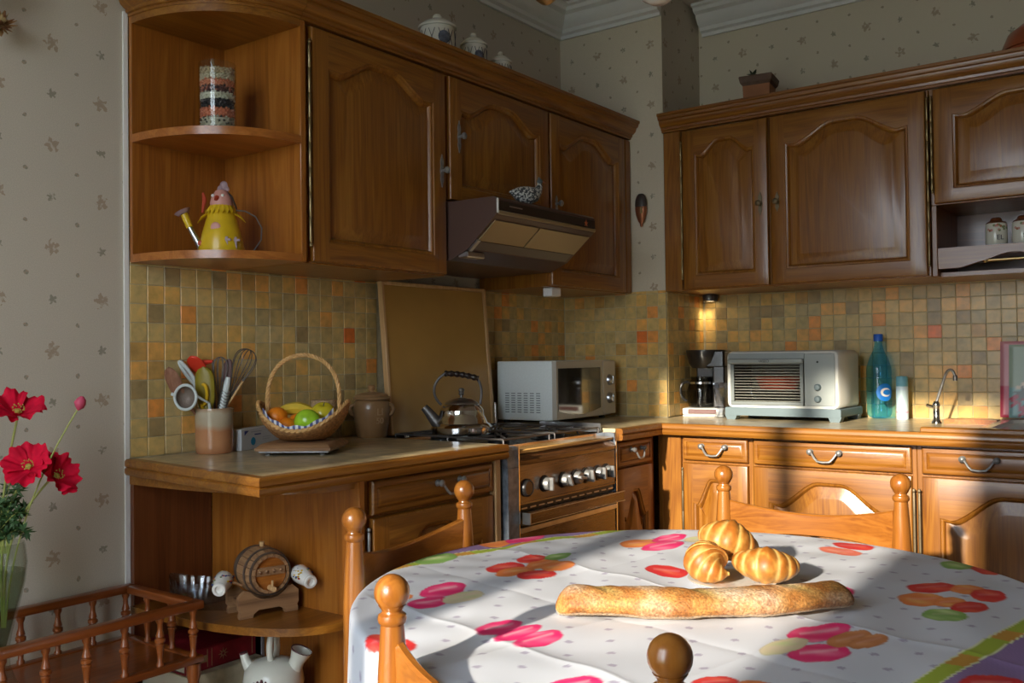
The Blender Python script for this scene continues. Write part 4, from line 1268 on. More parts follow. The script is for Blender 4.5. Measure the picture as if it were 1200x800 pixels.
    tri = np.stack([np.zeros(nA, int), np.arange(nA) + nA, j2 + nA], 1)
    nl = q.size + tri.size
    me.vertices.add(len(V)); me.vertices.foreach_set('co', V.astype(np.float32).ravel())
    me.loops.add(nl); me.loops.foreach_set('vertex_index', np.concatenate([tri.ravel(), q[:, ::-1].ravel()[::1]]).astype(np.int32)[:nl])
    starts = np.concatenate([np.arange(nA) * 3, tri.size + np.arange(len(q)) * 4])
    me.polygons.add(len(starts)); me.polygons.foreach_set('loop_start', starts.astype(np.int32))
    me.polygons.foreach_set('use_smooth', np.ones(len(starts), bool))
    me.update(calc_edges=True); me.validate()
    a = me.color_attributes.new('print', 'FLOAT_COLOR', 'POINT')
    c4 = np.ones((len(V), 4)); c4[:, :3] = np.clip(C, 0, 1); a.data.foreach_set('color', c4.ravel())
    M['cloth'] = vcol('cloth', rough=.62, weave=.12)
    me.materials.append(M['cloth'])
    o = bpy.data.objects.new('tablecloth', me); COL.objects.link(o)
    place(o, (TC[0], TC[1], 0))
    tag(o, 'white tablecloth printed with dots, tulips and a purple border, draped over the round table', 'tablecloth')
make_cloth()
ZK = ZT + .0085     # cloth surface

# ------------------------------------------------------------------ chairs
def make_chair(name, label):
    t = thing(name, label, 'chair')
    HB = .84
    for s in (-1, 1):
        m = MB()
        m.lathe([(0, 0), (.015, 0), (.018, .02), (.0195, .20), (.021, .40), (.0225, .48), (.0225, .68), (.0195, .74), (.0165, .785), (.0155, .798), (.0185, .801), (.0195, .806), (.0185, .811), (.0140, .814), (.0130, .818)], (s * .2125, 0, 0), seg=20)
        p = m.build('back_post', 'chairwood_z', t)
        m = MB(); m.lathe([(.013, .816), (.0185, .8235)] + [(.0238 * math.sin(a), HB - .0238 * math.cos(a)) for a in [rad(x) for x in range(45, 181, 15)]], (s * .2125, 0, 0), seg=20)
        m.build('finial', 'chairwood_z', p)
    for z0, hh, dip in ((.672, .105, .030), (.535, .06, .008)):
        n = 24
        lp = []
        for i in range(n + 1):
            q = -1 + 2 * i / n
            x = q * .198; y = -.042 * (1 - q * q)
            zt = z0 + hh - dip * (1 - q * q); zb = z0 + .02 * (1 - abs(q) ** 3) * (dip / .03)
            dx, dy = 2 * .042 * q / .198, -1
            l = math.hypot(1, dx); nx_, ny_ = dx / l, -1 / l
            w = .008
            lp.append([(x + nx_ * w, y + ny_ * w, zb + .003), (x + nx_ * w, y + ny_ * w, zt - .004), (x + nx_ * .004, y + ny_ * .004, zt), (x - nx_ * .004, y - ny_ * .004, zt), (x - nx_ * w, y - ny_ * w, zt - .004), (x - nx_ * w, y - ny_ * w, zb + .003), (x, y, zb)])
        m = MB(); m.loops(lp, cap0=True, cap1=True); m.build('back_slat', 'chairwood_x', t)
    for s in (-1, 1):
        m = MB(); m.lathe([(0, 0), (.013, 0), (.017, .03), (.018, .2), (.014, .22), (.020, .26), (.021, .42), (.019, .46), (0, .462)], (s * .215, .375, 0), seg=16); m.build('front_leg', 'chairwood_z', t)
    for z in (.15, .29):
        for s in (-1, 1):
            m = MB(); m.tube([(s * .2125, .018, z), (s * .215, .36, z)], .010, 10); m.build('stretcher', 'chairwood_y', t)
        m = MB(); m.tube([(-.198, .375, z - .03), (.198, .375, z - .03)], .010, 10); m.build('stretcher', 'chairwood_x', t)
    m = MB()
    hw = .198
    m.loops([[(-hw, .005, .425), (hw, .005, .425), (hw + .012, .355, .425), (-hw - .012, .355, .425)], [(-hw, .005, .450), (hw, .005, .450), (hw + .012, .355, .450), (-hw - .012, .355, .450)],
             [(-.10, .10, .462), (.10, .10, .462), (.10, .27, .462), (-.10, .27, .462)]], cap0=True, cap1=True)
    m.build('seat', plain('rush', (.50, .36, .15), .8, noise=.35, nscale=90, bumpy=.6), t)
    return t
ch1 = make_chair('dining_chair', 'wooden chair with ball finials nearest the camera, its two posts in front of the table')
place(ch1, (1.514, -2.766, 0), rad(-4.75))
ch2 = copy_tree(ch1); ch2['label'] = 'wooden chair with ball finials on the left of the table by the cooker'
place(ch2, (.812, -2.168, 0), rad(-80.5))
ch3 = copy_tree(ch1); ch3['label'] = 'wooden chair with curved back slat across the table in front of the sunny cabinets'
place(ch3, (1.380, -1.358, 0), rad(186.6))
for c in (ch1, ch2, ch3): c['group'] = 'chairs around the round table'

# ------------------------------------------------------------------ bread
M['crust'] = vcol('crust', rough=.62, noise=.5, weave=.0, grit=True)
M['pastry'] = vcol('pastry', rough=.48, coat=.04, noise=.35)
def baguette():
    ax = [(1.322, -2.392), (1.345, -2.374), (1.40, -2.345), (1.47, -2.315), (1.532, -2.272), (1.595, -2.217), (1.641, -2.160), (1.678, -2.108), (1.690, -2.088)]
    pts = []
    for i in range(len(ax) - 1):
        for k in range(16):
            t = k / 16
            p0, p1, p2, p3 = ax[max(i - 1, 0)], ax[i], ax[i + 1], ax[min(i + 2, len(ax) - 1)]
            cr = lambda a, b_, c, d: .5 * ((2 * b_) + (-a + c) * t + (2 * a - 5 * b_ + 4 * c - d) * t * t + (-a + 3 * b_ - 3 * c + d) * t ** 3)
            pts.append((cr(p0[0], p1[0], p2[0], p3[0]), cr(p0[1], p1[1], p2[1], p3[1])))
    pts.append(ax[-1])
    base_ = [Vector((x, y, 0)) for x, y in pts]
    acc = [0]
    for a, b_ in zip(base_, base_[1:]): acc.append(acc[-1] + (b_ - a).length)
    def at(t):
        t *= acc[-1]
        for i in range(len(acc) - 1):
            if acc[i + 1] >= t - 1e-9: return base_[i].lerp(base_[i + 1], (t - acc[i]) / (acc[i + 1] - acc[i]))
        return base_[-1]
    qs = [.075 * (1 - math.cos(PI / 2 * i / 16)) for i in range(16)] + [lerp(.075, .95, i / 130) for i in range(130)] + [1 - .05 * (1 - math.sin(PI / 2 * i / 16)) for i in range(17)]
    pts = [tuple(at(q)[:2]) for q in qs]
    n = len(pts); seg = 48
    m = MB(); lps = []; cols = []
    for i, (x, y) in enumerate(pts):
        q = qs[i]
        a, b_ = pts[max(i - 1, 0)], pts[min(i + 1, n - 1)]
        tx, ty = b_[0] - a[0], b_[1] - a[1]; l = math.hypot(tx, ty); nx_, ny_ = -ty / l, tx / l
        end = math.sqrt(max(0, 1 - max(0, (.075 - q) / .075) ** 2)) * math.sqrt(max(0, 1 - max(0, (q - .95) / .05) ** 2))
        end = max(end, .02)
        wob = 1 + .05 * math.sin(q * 21) + .03 * math.sin(q * 47 + 1)
        rw = .036 * end * wob; rh = .0240 * end * (1 + .06 * math.sin(q * 17 + 2)) * (1.08 - .12 * smooth(q))
        lp = []
        for k in range(seg):
            t = 2 * PI * k / seg
            c, s_ = math.cos(t), math.sin(t)
            z = rh * s_ * (1 if s_ > 0 else .82)
            w = rw * c
            # slashes across the top
            sl_ = max(0, s_) ** 2 * max(0, 1 - abs((((q * 3.2 + c * .22) % 1) - .5) / .16))
            nzv = mnoise.noise(Vector((x * 60, y * 60, z * 60 + k))) * .0012
            rr = 1 - .10 * sl_
            lp.append((x + nx_ * (w * rr + nzv), y + ny_ * (w * rr + nzv), ZK + .82 * .0240 * max(end, .5) + z * rr + nzv))
            cols.append((q, s_, sl_, x, y, z))
        lps.append(lp)
    m.loops(lps, cap0=True, cap1=True)
    o = m.build('baguette', 'crust', angle=70)
    rr = random.Random(2)
    def fn(co):
        out = np.zeros((len(co), 3))
        for i, p in enumerate(co):
            q, s_, sl_, x, y, z = cols[i] if i < len(cols) else (0, 0, 0, 0, 0, 0)
            nz = mnoise.noise(Vector(p) * 38); n2 = mnoise.noise(Vector(p) * 190); n3 = mnoise.noise(Vector(p) * 14 + Vector((3, 1, 7)))
            base = Vector((.50, .23, .055)).lerp(Vector((.33, .115, .022)), smooth(.5 + nz * .9))
            base = base.lerp(Vector((.58, .34, .12)), .45 * smooth(.2 + n2))
            fl = smooth((n3 + .12) * 2.2) * (.3 + .7 * max(0, s_)) * (.5 + .5 * smooth((n2 + .3) * 1.4))
            base = base.lerp(Vector((.70, .62, .48)), .75 * fl)
            base = base.lerp(Vector((.52, .40, .13)), .7 * sl_)
            if s_ < -.55: base = base.lerp(Vector((.70, .56, .38)), .7)
            out[i] = base
        return out
    paint(o, fn)
    tag(o, 'long crusty floured bread loaf lying across the tablecloth in front of the croissants', 'bread')
baguette()

m = MB(); m.lathe([(0, 0), (.050, 0), (.053, .003), (.078, .007), (.080, .009), (.077, .0095), (.052, .006), (0, .005)], seg=40)
place(tag(m.build('plate', 'porcelain'), 'small white plate under the croissants', 'plate'), (1.478, -2.052, ZK + .0005))

def croissant(label, loc, rot, L=1.0, R=.044, fat=.033, span=95, seed=1):
    n, seg = 110, 36
    m = MB(); lps = []; cols = []
    for i in range(n + 1):
        s = -1 + 2 * i / n
        a = rad(span) * s
        env = max(.06, (1 - abs(s) ** 1.25)) ** .82

        c = Vector((R * math.sin(a), R * (1 - math.cos(a)) * .9, 0))
        tg = Vector((math.cos(a), math.sin(a) * .9, 0)).normalized(); nn = Vector((-tg.y, tg.x, 0))
        lp = []
        for q in range(seg):
            t = 2 * PI * q / seg
            k = (abs(s) * 5.0 + .45 + .17 * math.cos(t + .6) + .06 * math.sin(2 * t + seed) + .05 * math.sin(s * 23 + seed)) % 1.0
            r = fat * env * (.935 + .085 * math.sin(PI * k ** .72) ** .7)      # rolled wraps
            kk = 1 + .015 * math.sin(3 * t + seed + s * 6) + .01 * math.sin(5 * t + s * 11)
            z = r * math.sin(t) * (1.0 if math.sin(t) > 0 else .75)
            lp.append(c * L + nn * (r * math.cos(t) * kk) + Vector((0, 0, z)))
            cols.append((s, k, math.sin(t)))
        lps.append(lp)
    m.loops(lps, cap0=True, cap1=True)
    o = m.build('croissant', 'pastry', angle=60)
    def fn(co):
        out = np.zeros((len(co), 3))
        for i, p in enumerate(co):
            s, k, sv = cols[i] if i < len(cols) else (0, 0, 0)
            nz = mnoise.noise(Vector(p) * 55 + Vector((seed, 0, 0))) + .6 * mnoise.noise(Vector(p) * 150)
            b_ = Vector((.52, .26, .050)).lerp(Vector((.33, .105, .012)), smooth(math.sin(PI * k) * 1.15 - .15 + nz * .9) * (.35 + .65 * smooth(sv + .6)))
            b_ = b_.lerp(Vector((.62, .42, .16)), smooth(1.1 - math.sin(PI * k) * 2.2) * .6)
            if sv < -.4: b_ = b_.lerp(Vector((.45, .22, .06)), .6)
            out[i] = b_
        return out
    paint(o, fn)
    o['label'] = label; o['category'] = 'croissant'; o['group'] = 'croissants on the plate'
    place(o, loc, rot[2], rot[0], rot[1])
    return o
croissant('golden croissant at the front left of the plate showing its end', (1.442, -2.085, ZK + .040), (rad(8), rad(28), rad(-52)), fat=.040, R=.036, span=92, seed=1)
croissant('golden croissant lying on top of the other two', (1.448, -2.000, ZK + .062), (rad(-12), rad(16), rad(20)), fat=.044, R=.046, span=92, seed=4)
croissant('golden croissant at the right of the plate pointing at the loaf', (1.535, -2.035, ZK + .033), (rad(6), rad(4), rad(25)), fat=.037, R=.050, span=95, seed=7)

# ------------------------------------------------------------------ things on the left worktop
RD = Vector((.8046, .5938, 0)); FD = Vector((-.5938, .8046, 0))     # sideways / away directions used to lay objects out
M['stoneware'] = plain('stoneware', (.30, .17, .075), .35, coat=.35, noise=.25, nscale=14)
def stone_bands():
    m, nt, bs = nmat('glazed_pot')
    tc = node(nt, 'ShaderNodeTexCoord'); sx = node(nt, 'ShaderNodeSeparateXYZ'); lk(nt, tc.outputs['Object'], sx.inputs[0])
    nz = node(nt, 'ShaderNodeTexNoise'); nz.inputs['Scale'].default_value = 14; lk(nt, tc.outputs['Object'], nz.inputs['Vector'])
    v = math_n(nt, 'ADD', math_n(nt, 'MULTIPLY', sx.outputs[2], 8.2), math_n(nt, 'MULTIPLY', math_n(nt, 'SUBTRACT', nz.outputs[0], .5), .45))
    lk(nt, ramp(nt, v, [(.02, (.46, .20, .09)), (.25, (.50, .24, .11)), (.48, (.47, .21, .10)), (.62, (.46, .37, .26)), (.85, (.50, .43, .32)), (.95, (.42, .26, .15))]), bs.inputs['Base Color'])
    bs.inputs['Roughness'].default_value = .2; bs.inputs['Coat Weight'].default_value = .5
    return m
M['glazed_pot'] = stone_bands()
UP = (.066, -2.128)
m = MB(); m.lathe([(0, 0), (.044, 0), (.0475, .004), (.0485, .02), (.049, .108), (.0505, .114), (.0495, .118), (.0465, .117), (.0455, .11), (.045, .012), (0, .010)], seg=36)
place(tag(m.build('utensil_pot', 'glazed_pot'), 'tall glazed stoneware pot full of kitchen utensils', 'pot'), (UP[0], UP[1], ZC))
def up(px, py, back=0.0, k=444.):
    """point beside the utensil pot: sideways, up (metres from the pot base), away"""
    s = RD * ((px - 250) / k + (px - 600) / 1097. * back)
    lim = ((UP[0] + s.x) - .020) / .5938          # keep clear of the tiled wall
    if back > lim:
        back = lim; s = RD * ((px - 250) / k + (px - 600) / 1097. * back)
        back = min(back, ((UP[0] + s.x) - .020) / .5938); s = RD * ((px - 250) / k + (px - 600) / 1097. * back)
    return Vector((UP[0], UP[1], ZC)) + s + Vector((0, 0, (531 - py) / k + (418 - py) / 1097. * back)) + FD * back
def utensil(name, label, cat, parts, base=None):
    t = thing(name, label, cat, base or (UP[0], UP[1], ZC + .012))
    for nm, mb, mt in parts: mb.build(nm, mt, t, world=True)
    return t
def paddle(tip, base, w, th, n=18, r0=.0, prof=None):
    """flat rounded blade from base to tip"""
    d = (tip - base); L = d.length; d.normalize(); s = RD - d * RD.dot(d); s.normalize(); nn = d.cross(s)
    m = MB(); lps = []
    for i in range(n + 1):
        q = i / n
        hw = w / 2 * (prof(q) if prof else math.sqrt(max(.0, 1 - abs(2 * q - 1) ** 2.6)) ) + .0008
        c = base + d * (L * q)
        lps.append([c + s * (hw * math.cos(2 * PI * k / 12)) + nn * (th / 2 * math.sin(2 * PI * k / 12)) for k in range(12)])
    m.loops(lps, cap0=True, cap1=True)
    return m
def stick(a, b_, r=.004, r2=None):
    m = MB(); m.tube([a, a.lerp(b_, .5), b_], [r, r if r2 is None else (r + r2) / 2, r2 or r], 8); return m
M['spoon_wood'] = wood('spoon_wood', (.20, .085, .05), (.30, .14, .085), (.38, .19, .12), 'z', rough=.6, coat=0)
M['white_plastic'] = plain('white_plastic', (.62, .68, .68), .35)
M['red_plastic'] = plain('red_plastic', (.70, .045, .02), .4)
M['olive_plastic'] = plain('olive_plastic', (.26, .20, .015), .4)
M['yellow_plastic'] = plain('yellow_plastic', (.62, .38, .01), .35)
M['mesh_grey'] = plain('mesh_grey', (.22, .17, .14), .5, .3, bumpy=.6, nscale=300)
inn = lambda dx, back=0: up(250 + dx, 518, back)
utensil('wooden_spoon', 'brown wooden spoon leaning out at the left of the utensil pot', 'spoon',
        [('bowl', paddle(up(196, 431, .01), up(212, 468, .01), .038, .012), 'spoon_wood'), ('handle', stick(up(210, 464, .01), inn(8, .012), .005), 'spoon_wood')])
# strainer with white rim
st_c = up(216.5, 466, -.075); m = MB()
ring = [st_c + RD * (.0275 * math.cos(t)) + Vector((0, 0, .0315 * math.sin(t))) for t in [2 * PI * i / 28 for i in range(28)]]
m.tube(ring, .0038, 8, closed=True); m.tube([st_c + RD * -.027 + Vector((0, 0, .006)), st_c + RD * -.036 + Vector((0, 0, .009))], .0045, 8)
m2 = MB(); lps = []
for j in range(7):
    q = j / 6 * PI / 2
    lps.append([st_c + RD * (.0265 * math.cos(q) * math.cos(t)) + Vector((0, 0, .0305 * math.cos(q) * math.sin(t))) + FD * (.022 * math.sin(q)) for t in [2 * PI * i / 24 for i in range(24)]])
m2.loops(lps)
utensil('strainer', 'small round strainer with white rim hanging over the pot edge', 'strainer', [('rim', m, 'white_plastic'), ('mesh_bowl', m2, 'mesh_grey'), ('handle', (lambda q: (q.tube([st_c + RD * .027 + Vector((0, 0, .004)), up(244, 473, -.040), inn(2, -.012)], .0035, 8), q)[1])(MB()), 'white_plastic')])
c0 = up(219, 437, .0); m = MB()
rg = [c0 + (RD * math.cos(rad(-32)) + Vector((0, 0, math.sin(rad(-32))))) * (.0135 * math.cos(t)) + (RD * math.sin(rad(32)) * -1 + Vector((0, 0, math.cos(rad(-32))))) * (.034 * math.sin(t)) for t in [2 * PI * i / 28 for i in range(28)]]
m.tube(rg, .0048, 8, closed=True)
utensil('peeler', 'white plastic loop handled utensil standing in the pot', 'utensil', [('loop', m, 'white_plastic'), ('handle', stick(rg[21], inn(-6, .0), .005), 'white_plastic')])
utensil('spatula', 'red kitchen spatula at the back of the utensil pot', 'spatula', [('blade', paddle(up(222, 418, .015), up(238, 438, .015), .040, .008), 'red_plastic'), ('handle', stick(up(237, 436, .015), inn(4, .02), .0045), 'red_plastic'), ])
m = MB(); m.tube([up(232, 426, .016), up(249, 424, .012)], [.010, .004], 8)
utensil('scraper', 'small red tipped scraper lying across the utensils in the pot', 'utensil', [('tip', m, 'red_plastic'), ('handle', stick(up(249, 424, .012), inn(2, .008), .003), 'iron')])
utensil('serving_spoon', 'large olive green plastic serving spoon at the front of the pot', 'spoon', [('bowl', paddle(up(238, 430, -.025), up(241, 484, -.022), .054, .012, prof=lambda q: (math.sqrt(max(0, 1 - abs(2 * q - 1) ** 3)) * (.8 + .2 * q))), 'olive_plastic'), ('handle', stick(up(241, 480, -.022), inn(-1, -.02), .006), 'olive_plastic')])
lc = up(235, 463, -.036); m = MB()
m.tube([lc + RD * (.006 + .009 * math.cos(t)) + Vector((0, 0, .026 * math.sin(t))) for t in [lerp(-1.7, 1.9, i / 20) for i in range(21)]], .0045, 8)
utensil('measuring_spoon', 'yellow curved spoon against the front of the utensil pot', 'spoon', [('bowl_rim', m, 'yellow_plastic'), ('handle', stick(lc + Vector((0, 0, -.024)), inn(-4, -.015), .004), 'yellow_plastic')])
def whisk(name, label, base, tip, R, nw, mat, hmat):
    d = (tip - base); L = d.length; d.normalize(); s = RD - d * RD.dot(d); s.normalize(); nn = d.cross(s)
    h0 = base.lerp(tip, .42)
    ms = MB()
    for k in range(nw):
        a = PI * k / nw
        ax = s * math.cos(a) + nn * math.sin(a)
        pts = []
        for i in range(25):
            q = -1 + 2 * i / 24
            w = R * math.sin(PI * (1 - abs(q)) ** .75) if abs(q) > .38 else R * math.cos((abs(q) / .38) ** 2 * .05)
            # bulb outline
            al = math.cos(q * PI / 2) ** .8
            x = R * math.sin(q * PI) * (.55 + .45 * al) * 1.05
            pts.append(h0 + d * ((tip - h0).length * al) + ax * x)
        ms.tube(pts, .0013, 5)
    utensil(name, label, 'whisk', [('wires', ms, mat), ('handle', stick(base, h0 + d * .01, .006, .0045), hmat)])
whisk('whisk', 'large dark wire whisk leaning to the right in the utensil pot', inn(-4, .0), up(292, 411, -.01), .031, 4, 'iron', 'pewter')
whisk('whisk', 'smaller pale wire whisk in the middle of the utensil pot', inn(4, .015), up(258, 419, .02), .020, 4, 'pewter', 'pewter')
hl = up(267, 443, -.02); hb_ = up(258, 486, -.022)
m = MB(); m.tube([hl, hl.lerp(hb_, .2), hb_], [.0065, .0085, .008], 10)
m2 = MB()
for k in range(7):
    c = hl.lerp(hb_, .40 + .08 * k); d = (hb_ - hl).normalized(); s = RD - d * RD.dot(d); s.normalize(); nn = d.cross(s)
    m2.tube([c + s * (.0105 * math.cos(t)) + nn * (.0105 * math.sin(t)) + d * (.003 * math.sin(2 * t)) for t in [2 * PI * i / 14 for i in range(14)]], .0016, 5, closed=True)
utensil('milk_frother', 'white handled utensil wound with wire at the front of the pot', 'utensil', [('handle', m, 'white_plastic'), ('wire_coil', m2, 'pewter'), ('shaft', stick(hb_, inn(2, -.018), .003), 'pewter')])
utensil('wooden_spatula', 'dark purple brown spatula at the back right of the utensil pot', 'spatula', [('blade', paddle(up(268, 421, .03), up(264, 452, .03), .024, .006), plain('plum_wood', (.13, .06, .055), .5)), ('handle', stick(up(264, 450, .03), inn(6, .025), .004), 'spoon_wood')])
utensil('skewer', 'thin pale wooden stick leaning right in the utensil pot', 'skewer', [('shaft', stick(up(284, 448, -.012), inn(-12, -.008), .003), 'pale_wood')])

# carton
ct = thing('carton', 'white cardboard carton with blue print behind the fruit basket', 'box', (.098, -2.066, ZC), math.atan2(.185, -.062))
M['carton'] = plain('carton', (.58, .60, .62), .6)
m = MB(); m.box(0, .185, 0, .035, .0003, .058, .001); bd = m.build('box_body', 'carton', ct)
M['print_navy'] = plain('print_navy', (.035, .055, .22), .6); M['print_cyan'] = plain('print_cyan', (.01, .24, .45), .6); M['print_grey'] = plain('print_grey', (.33, .34, .40), .6)
fx = lambda u, v, d: Vector((u, -d, v))
m = MB()
m.prism([(.014, .052), (.034, .052), (.014, .040)], fx, .0002, .0006); m.box(.062, .092, -.0006, 0, .0385, .0415); m.build('navy_print', 'print_navy', bd)
m = MB(); m.prism([(.055 + .011 * math.cos(t), .022 + .011 * math.sin(t)) for t in [2 * PI * i / 20 for i in range(20)]], fx, .0002, .0006); m.build('cyan_print', 'print_cyan', bd)
m = MB(); m.box(.044, .095, -.0006, 0, .047, .0485); m.box(.10, .14, -.0006, 0, .030, .031); m.box(.10, .135, -.0006, 0, .024, .025); m.build('grey_print', 'print_grey', bd)

# kitchen scale / trivet with the fruit basket
tr = thing('pot_stand', 'square wooden pot stand with metal feet under the fruit basket', 'stand', (.272, -2.004, ZC), rad(33))
m = MB(); rc2 = lambda h_, z: [(-h_, -h_, z), (h_, -h_, z), (h_, h_, z), (-h_, h_, z)]
m.loops([rc2(.088, .012), rc2(.096, .013), rc2(.097, .019), rc2(.084, .030), rc2(.08, .031)], cap0=True, cap1=True); m.build('wooden_top', 'barrelwood_x', tr)
m = MB(); m.box(-.090, .090, -.090, .090, .008, .012, .001); m.build('base_plate', 'pewter', tr)
for x in (-.07, .07):
    for y in (-.07, .07):
        m = MB(); m.lathe([(0, 0), (.007, 0), (.008, .004), (.006, .0065)], (x, y, 0), seg=10); m.build('foot', 'pewter', tr)
ZB_ = ZC + .0315
M['wicker'] = plain('wicker', (.40, .19, .065), .55, noise=.45, nscale=120)
M['cane'] = plain('cane', (.62, .36, .14), .5, noise=.2, nscale=60)
bk = thing('fruit_basket', 'round wicker basket with tall hoop handle holding fruit', 'basket', (.270, -2.000, ZB_), rad(36))
def rim_z(t): return .027 + .058 * math.cos(t) ** 2 + .012 * math.cos(t) ** 6
def bask(q, t, out=0):
    zz = q * rim_z(t)
    r = (.058 + .060 * math.sin(q * PI / 2) ** .8) + out
    return Vector((r * math.cos(t) * 1.0, r * math.sin(t) * .84, zz + .004))
m = MB(); nW, nH = 72, 18
lps = []
for j in range(nH + 1):
    lps.append([bask(j / nH, 2 * PI * i / nW, .0022 * math.cos(PI * i) * math.cos(PI * j) if 0 < j < nH else 0) for i in range(nW)])
m.loops(lps, cap0=True)
lps = [[bask(j / nH, 2 * PI * i / nW, -.004) + Vector((0, 0, .003)) for i in range(nW)] for j in range(nH + 1)]
m.loops(lps, cap0=True)
m.build('woven_bowl', 'wicker', bk, angle=80)
m = MB()
for ph in (0, PI):
    m.tube([bask(1, t) + Vector((0, 0, .0025 * math.sin(t * 26 + ph))) + Vector((math.cos(t), math.sin(t), 0)) * (.0025 * math.cos(t * 26 + ph) - .001) for t in [2 * PI * i / 180 for i in range(180)]], .0034, 6, closed=True)
m.build('rim', 'cane', bk)
m = MB()
hz = rim_z(0) - .03
for ph in (0, PI * 2 / 3, PI * 4 / 3):
    pts = []
    for i in range(101):
        t = PI * i / 100
        c = Vector((.094 * math.cos(t) * (1 + .10 * math.sin(t)), 0, hz + .02 + .136 * math.sin(t) ** .85))
        o_ = Vector((math.cos(t), 0, math.sin(t)))
        pts.append(c + o_ * (.003 * math.cos(t * 22 + ph)) + Vector((0, .003 * math.sin(t * 22 + ph), 0)))
    m.tube(pts, .0033, 6)
for s in (-1, 1): m.tube([(s * .094, 0, hz + .02), (s * .100, 0, hz - .012)], .005, 6)
m.build('hoop_handle', 'cane', bk)
M['napkin'] = striped('napkin', [(0, (.70, .72, .76)), (.5, (.10, .12, .28))], 0, 1)
nt = M['napkin'].node_tree
nd = [n for n in nt.nodes if n.type == 'MATH'][0]; nd.operation = 'FRACT'
fr = math_n(nt, 'MULTIPLY', [n for n in nt.nodes if n.type == 'SEPXYZ'][0].outputs[0], 70.0); lk(nt, fr, nd.inputs[0])
m = MB(); nn_ = 30
L = []
for j in range(13):
    row = []
    for i in range(nn_ + 1):
        a = lerp(PI * 1.18, PI * 1.80, i / nn_); q = lerp(.62, 1.04, j / 12)
        p = bask(min(q, 1), a, -.007); p.z += .005 + (.003 * math.sin(i * .9) + .007) * (j / 12) ** 2
        row.append(p)
    L.append(row)
m.loops(L, closed=False)
napk = m.build('napkin', 'napkin')
place(tag(napk, 'blue and white striped napkin lining the fruit basket', 'napkin'), (.270, -2.000, ZB_), rad(36))
def bpos(px, py, back): # sideways / up / away from basket centre
    py -= 2
    return Vector((.270, -2.000, ZB_)) + RD * ((px - 361) / 449.) + Vector((0, 0, (519 - py) / 449.)) + FD * back
def fruit(name, label, cat, c, r, mat, sz=.95, stem=True, dim=True, tilt=None, stemmat='iron'):
    t = thing(name, label, cat, c)
    if tilt: t.rotation_euler = tilt
    m = MB(); prof = []
    for i in range(19):
        a = PI * i / 18
        rr = r * math.sin(a) ; z = -r * sz * math.cos(a)
        if dim:
            z -= (-1 if i < 9 else 1) * r * .22 * math.exp(-(rr / (r * .30)) ** 2)
            rr *= 1 + .05 * math.cos(a - 2.0)
        prof.append((rr, z))
    m.lathe(prof, seg=24); m.build('flesh', mat, t)
    if stem:
        m = MB(); m.tube([(0, 0, r * sz * .72), (.001, 0, r * sz * .95), (.003, .001, r * sz * 1.12)], .0012, 6); m.build('stem', stemmat, t)
    return t
M['orange_peel'] = plain('orange_peel', (.82, .23, .012), .4, noise=.12, nscale=160, bumpy=.35, coat=.15)
M['apple_green'] = plain('apple_green', (.35, .62, .03), .22, coat=.5, noise=.25, nscale=25)
M['apple_yellow'] = plain('apple_yellow', (.66, .55, .03), .25, coat=.4, noise=.2, nscale=20)
M['banana'] = plain('banana', (.70, .48, .04), .4, noise=.15, nscale=25)
fruit('orange', 'bright orange at the left of the fruit basket, topmost of the oranges', 'orange', bpos(331, 493, -.012), .0275, 'orange_peel', dim=False, stem=False)
fruit('orange', 'orange in the middle of the basket below the yellow fruit', 'orange', bpos(345, 504, -.035), .025, 'orange_peel', dim=False, stem=False)
fruit('orange', 'orange half hidden between the middle orange and the green apple', 'orange', bpos(353, 501, .012), .026, 'orange_peel', dim=False, stem=False)
fruit('apple', 'shiny green apple at the front right of the fruit basket', 'apple', bpos(369, 499, -.034), .0335, 'apple_green', tilt=(rad(55), 0, rad(-150)))
fruit('apple', 'yellow green apple behind the green apple', 'apple', bpos(381, 491, .034), .032, 'apple_yellow', tilt=(rad(15), rad(20), 0))
bn = thing('banana', 'ripe yellow banana lying at the back of the fruit basket', 'banana', bpos(348, 487, .035))
m = MB(); pts = [RD * (x * .052) + Vector((0, 0, .006 - .014 * x * x)) for x in [lerp(-1, 1, i / 16) for i in range(17)]]
m.tube(pts, [.004 + .013 * math.sin(PI * i / 16) ** .5 for i in range(17)], 7); m.build('peel', 'banana', bn)
m = MB(); m.tube([pts[0], pts[0] - RD * .014 + Vector((0, 0, -.002))], .0035, 6); m.build('stalk', plain('stalk', (.25, .22, .05), .6), bn)

# jars
cj = thing('storage_jar', 'glass jar with cork lid partly behind the basket handle', 'jar', (.066, -1.745, ZC))
m = MB(); m.lathe([(0, .002), (.047, .002), (.052, .012), (.053, .06), (.046, .082), (.034, .094), (.033, .103), (.031, .103), (.032, .093), (.044, .080), (.051, .06), (.050, .014), (0, .006)], seg=30); m.build('glass_body', glass('jar_glass', (.80, .84, .84)), cj)
m = MB(); m.lathe([(0, .007), (.0495, .008), (.0498, .058), (.044, .066), (0, .068)], seg=30); m.build('contents', plain('contents_brown', (.36, .18, .07), .7, noise=.35, nscale=120), cj)
m = MB(); m.lathe([(0, .098), (.030, .098), (.038, .101), (.038, .121), (.036, .123), (0, .123)], seg=28); m.build('cork_lid', plain('cork', (.52, .36, .20), .8, noise=.3, nscale=150), cj)
sj = thing('stoneware_jar', 'brown stoneware jar with knobbed lid and raised letters beside the cooker lid', 'jar', (.086, -1.566, ZC))
m = MB(); m.lathe([(0, 0), (.044, 0), (.047, .004), (.054, .05), (.0565, .085), (.054, .108), (.050, .114), (.047, .116)], seg=36); bd = m.build('body', 'stoneware', sj)
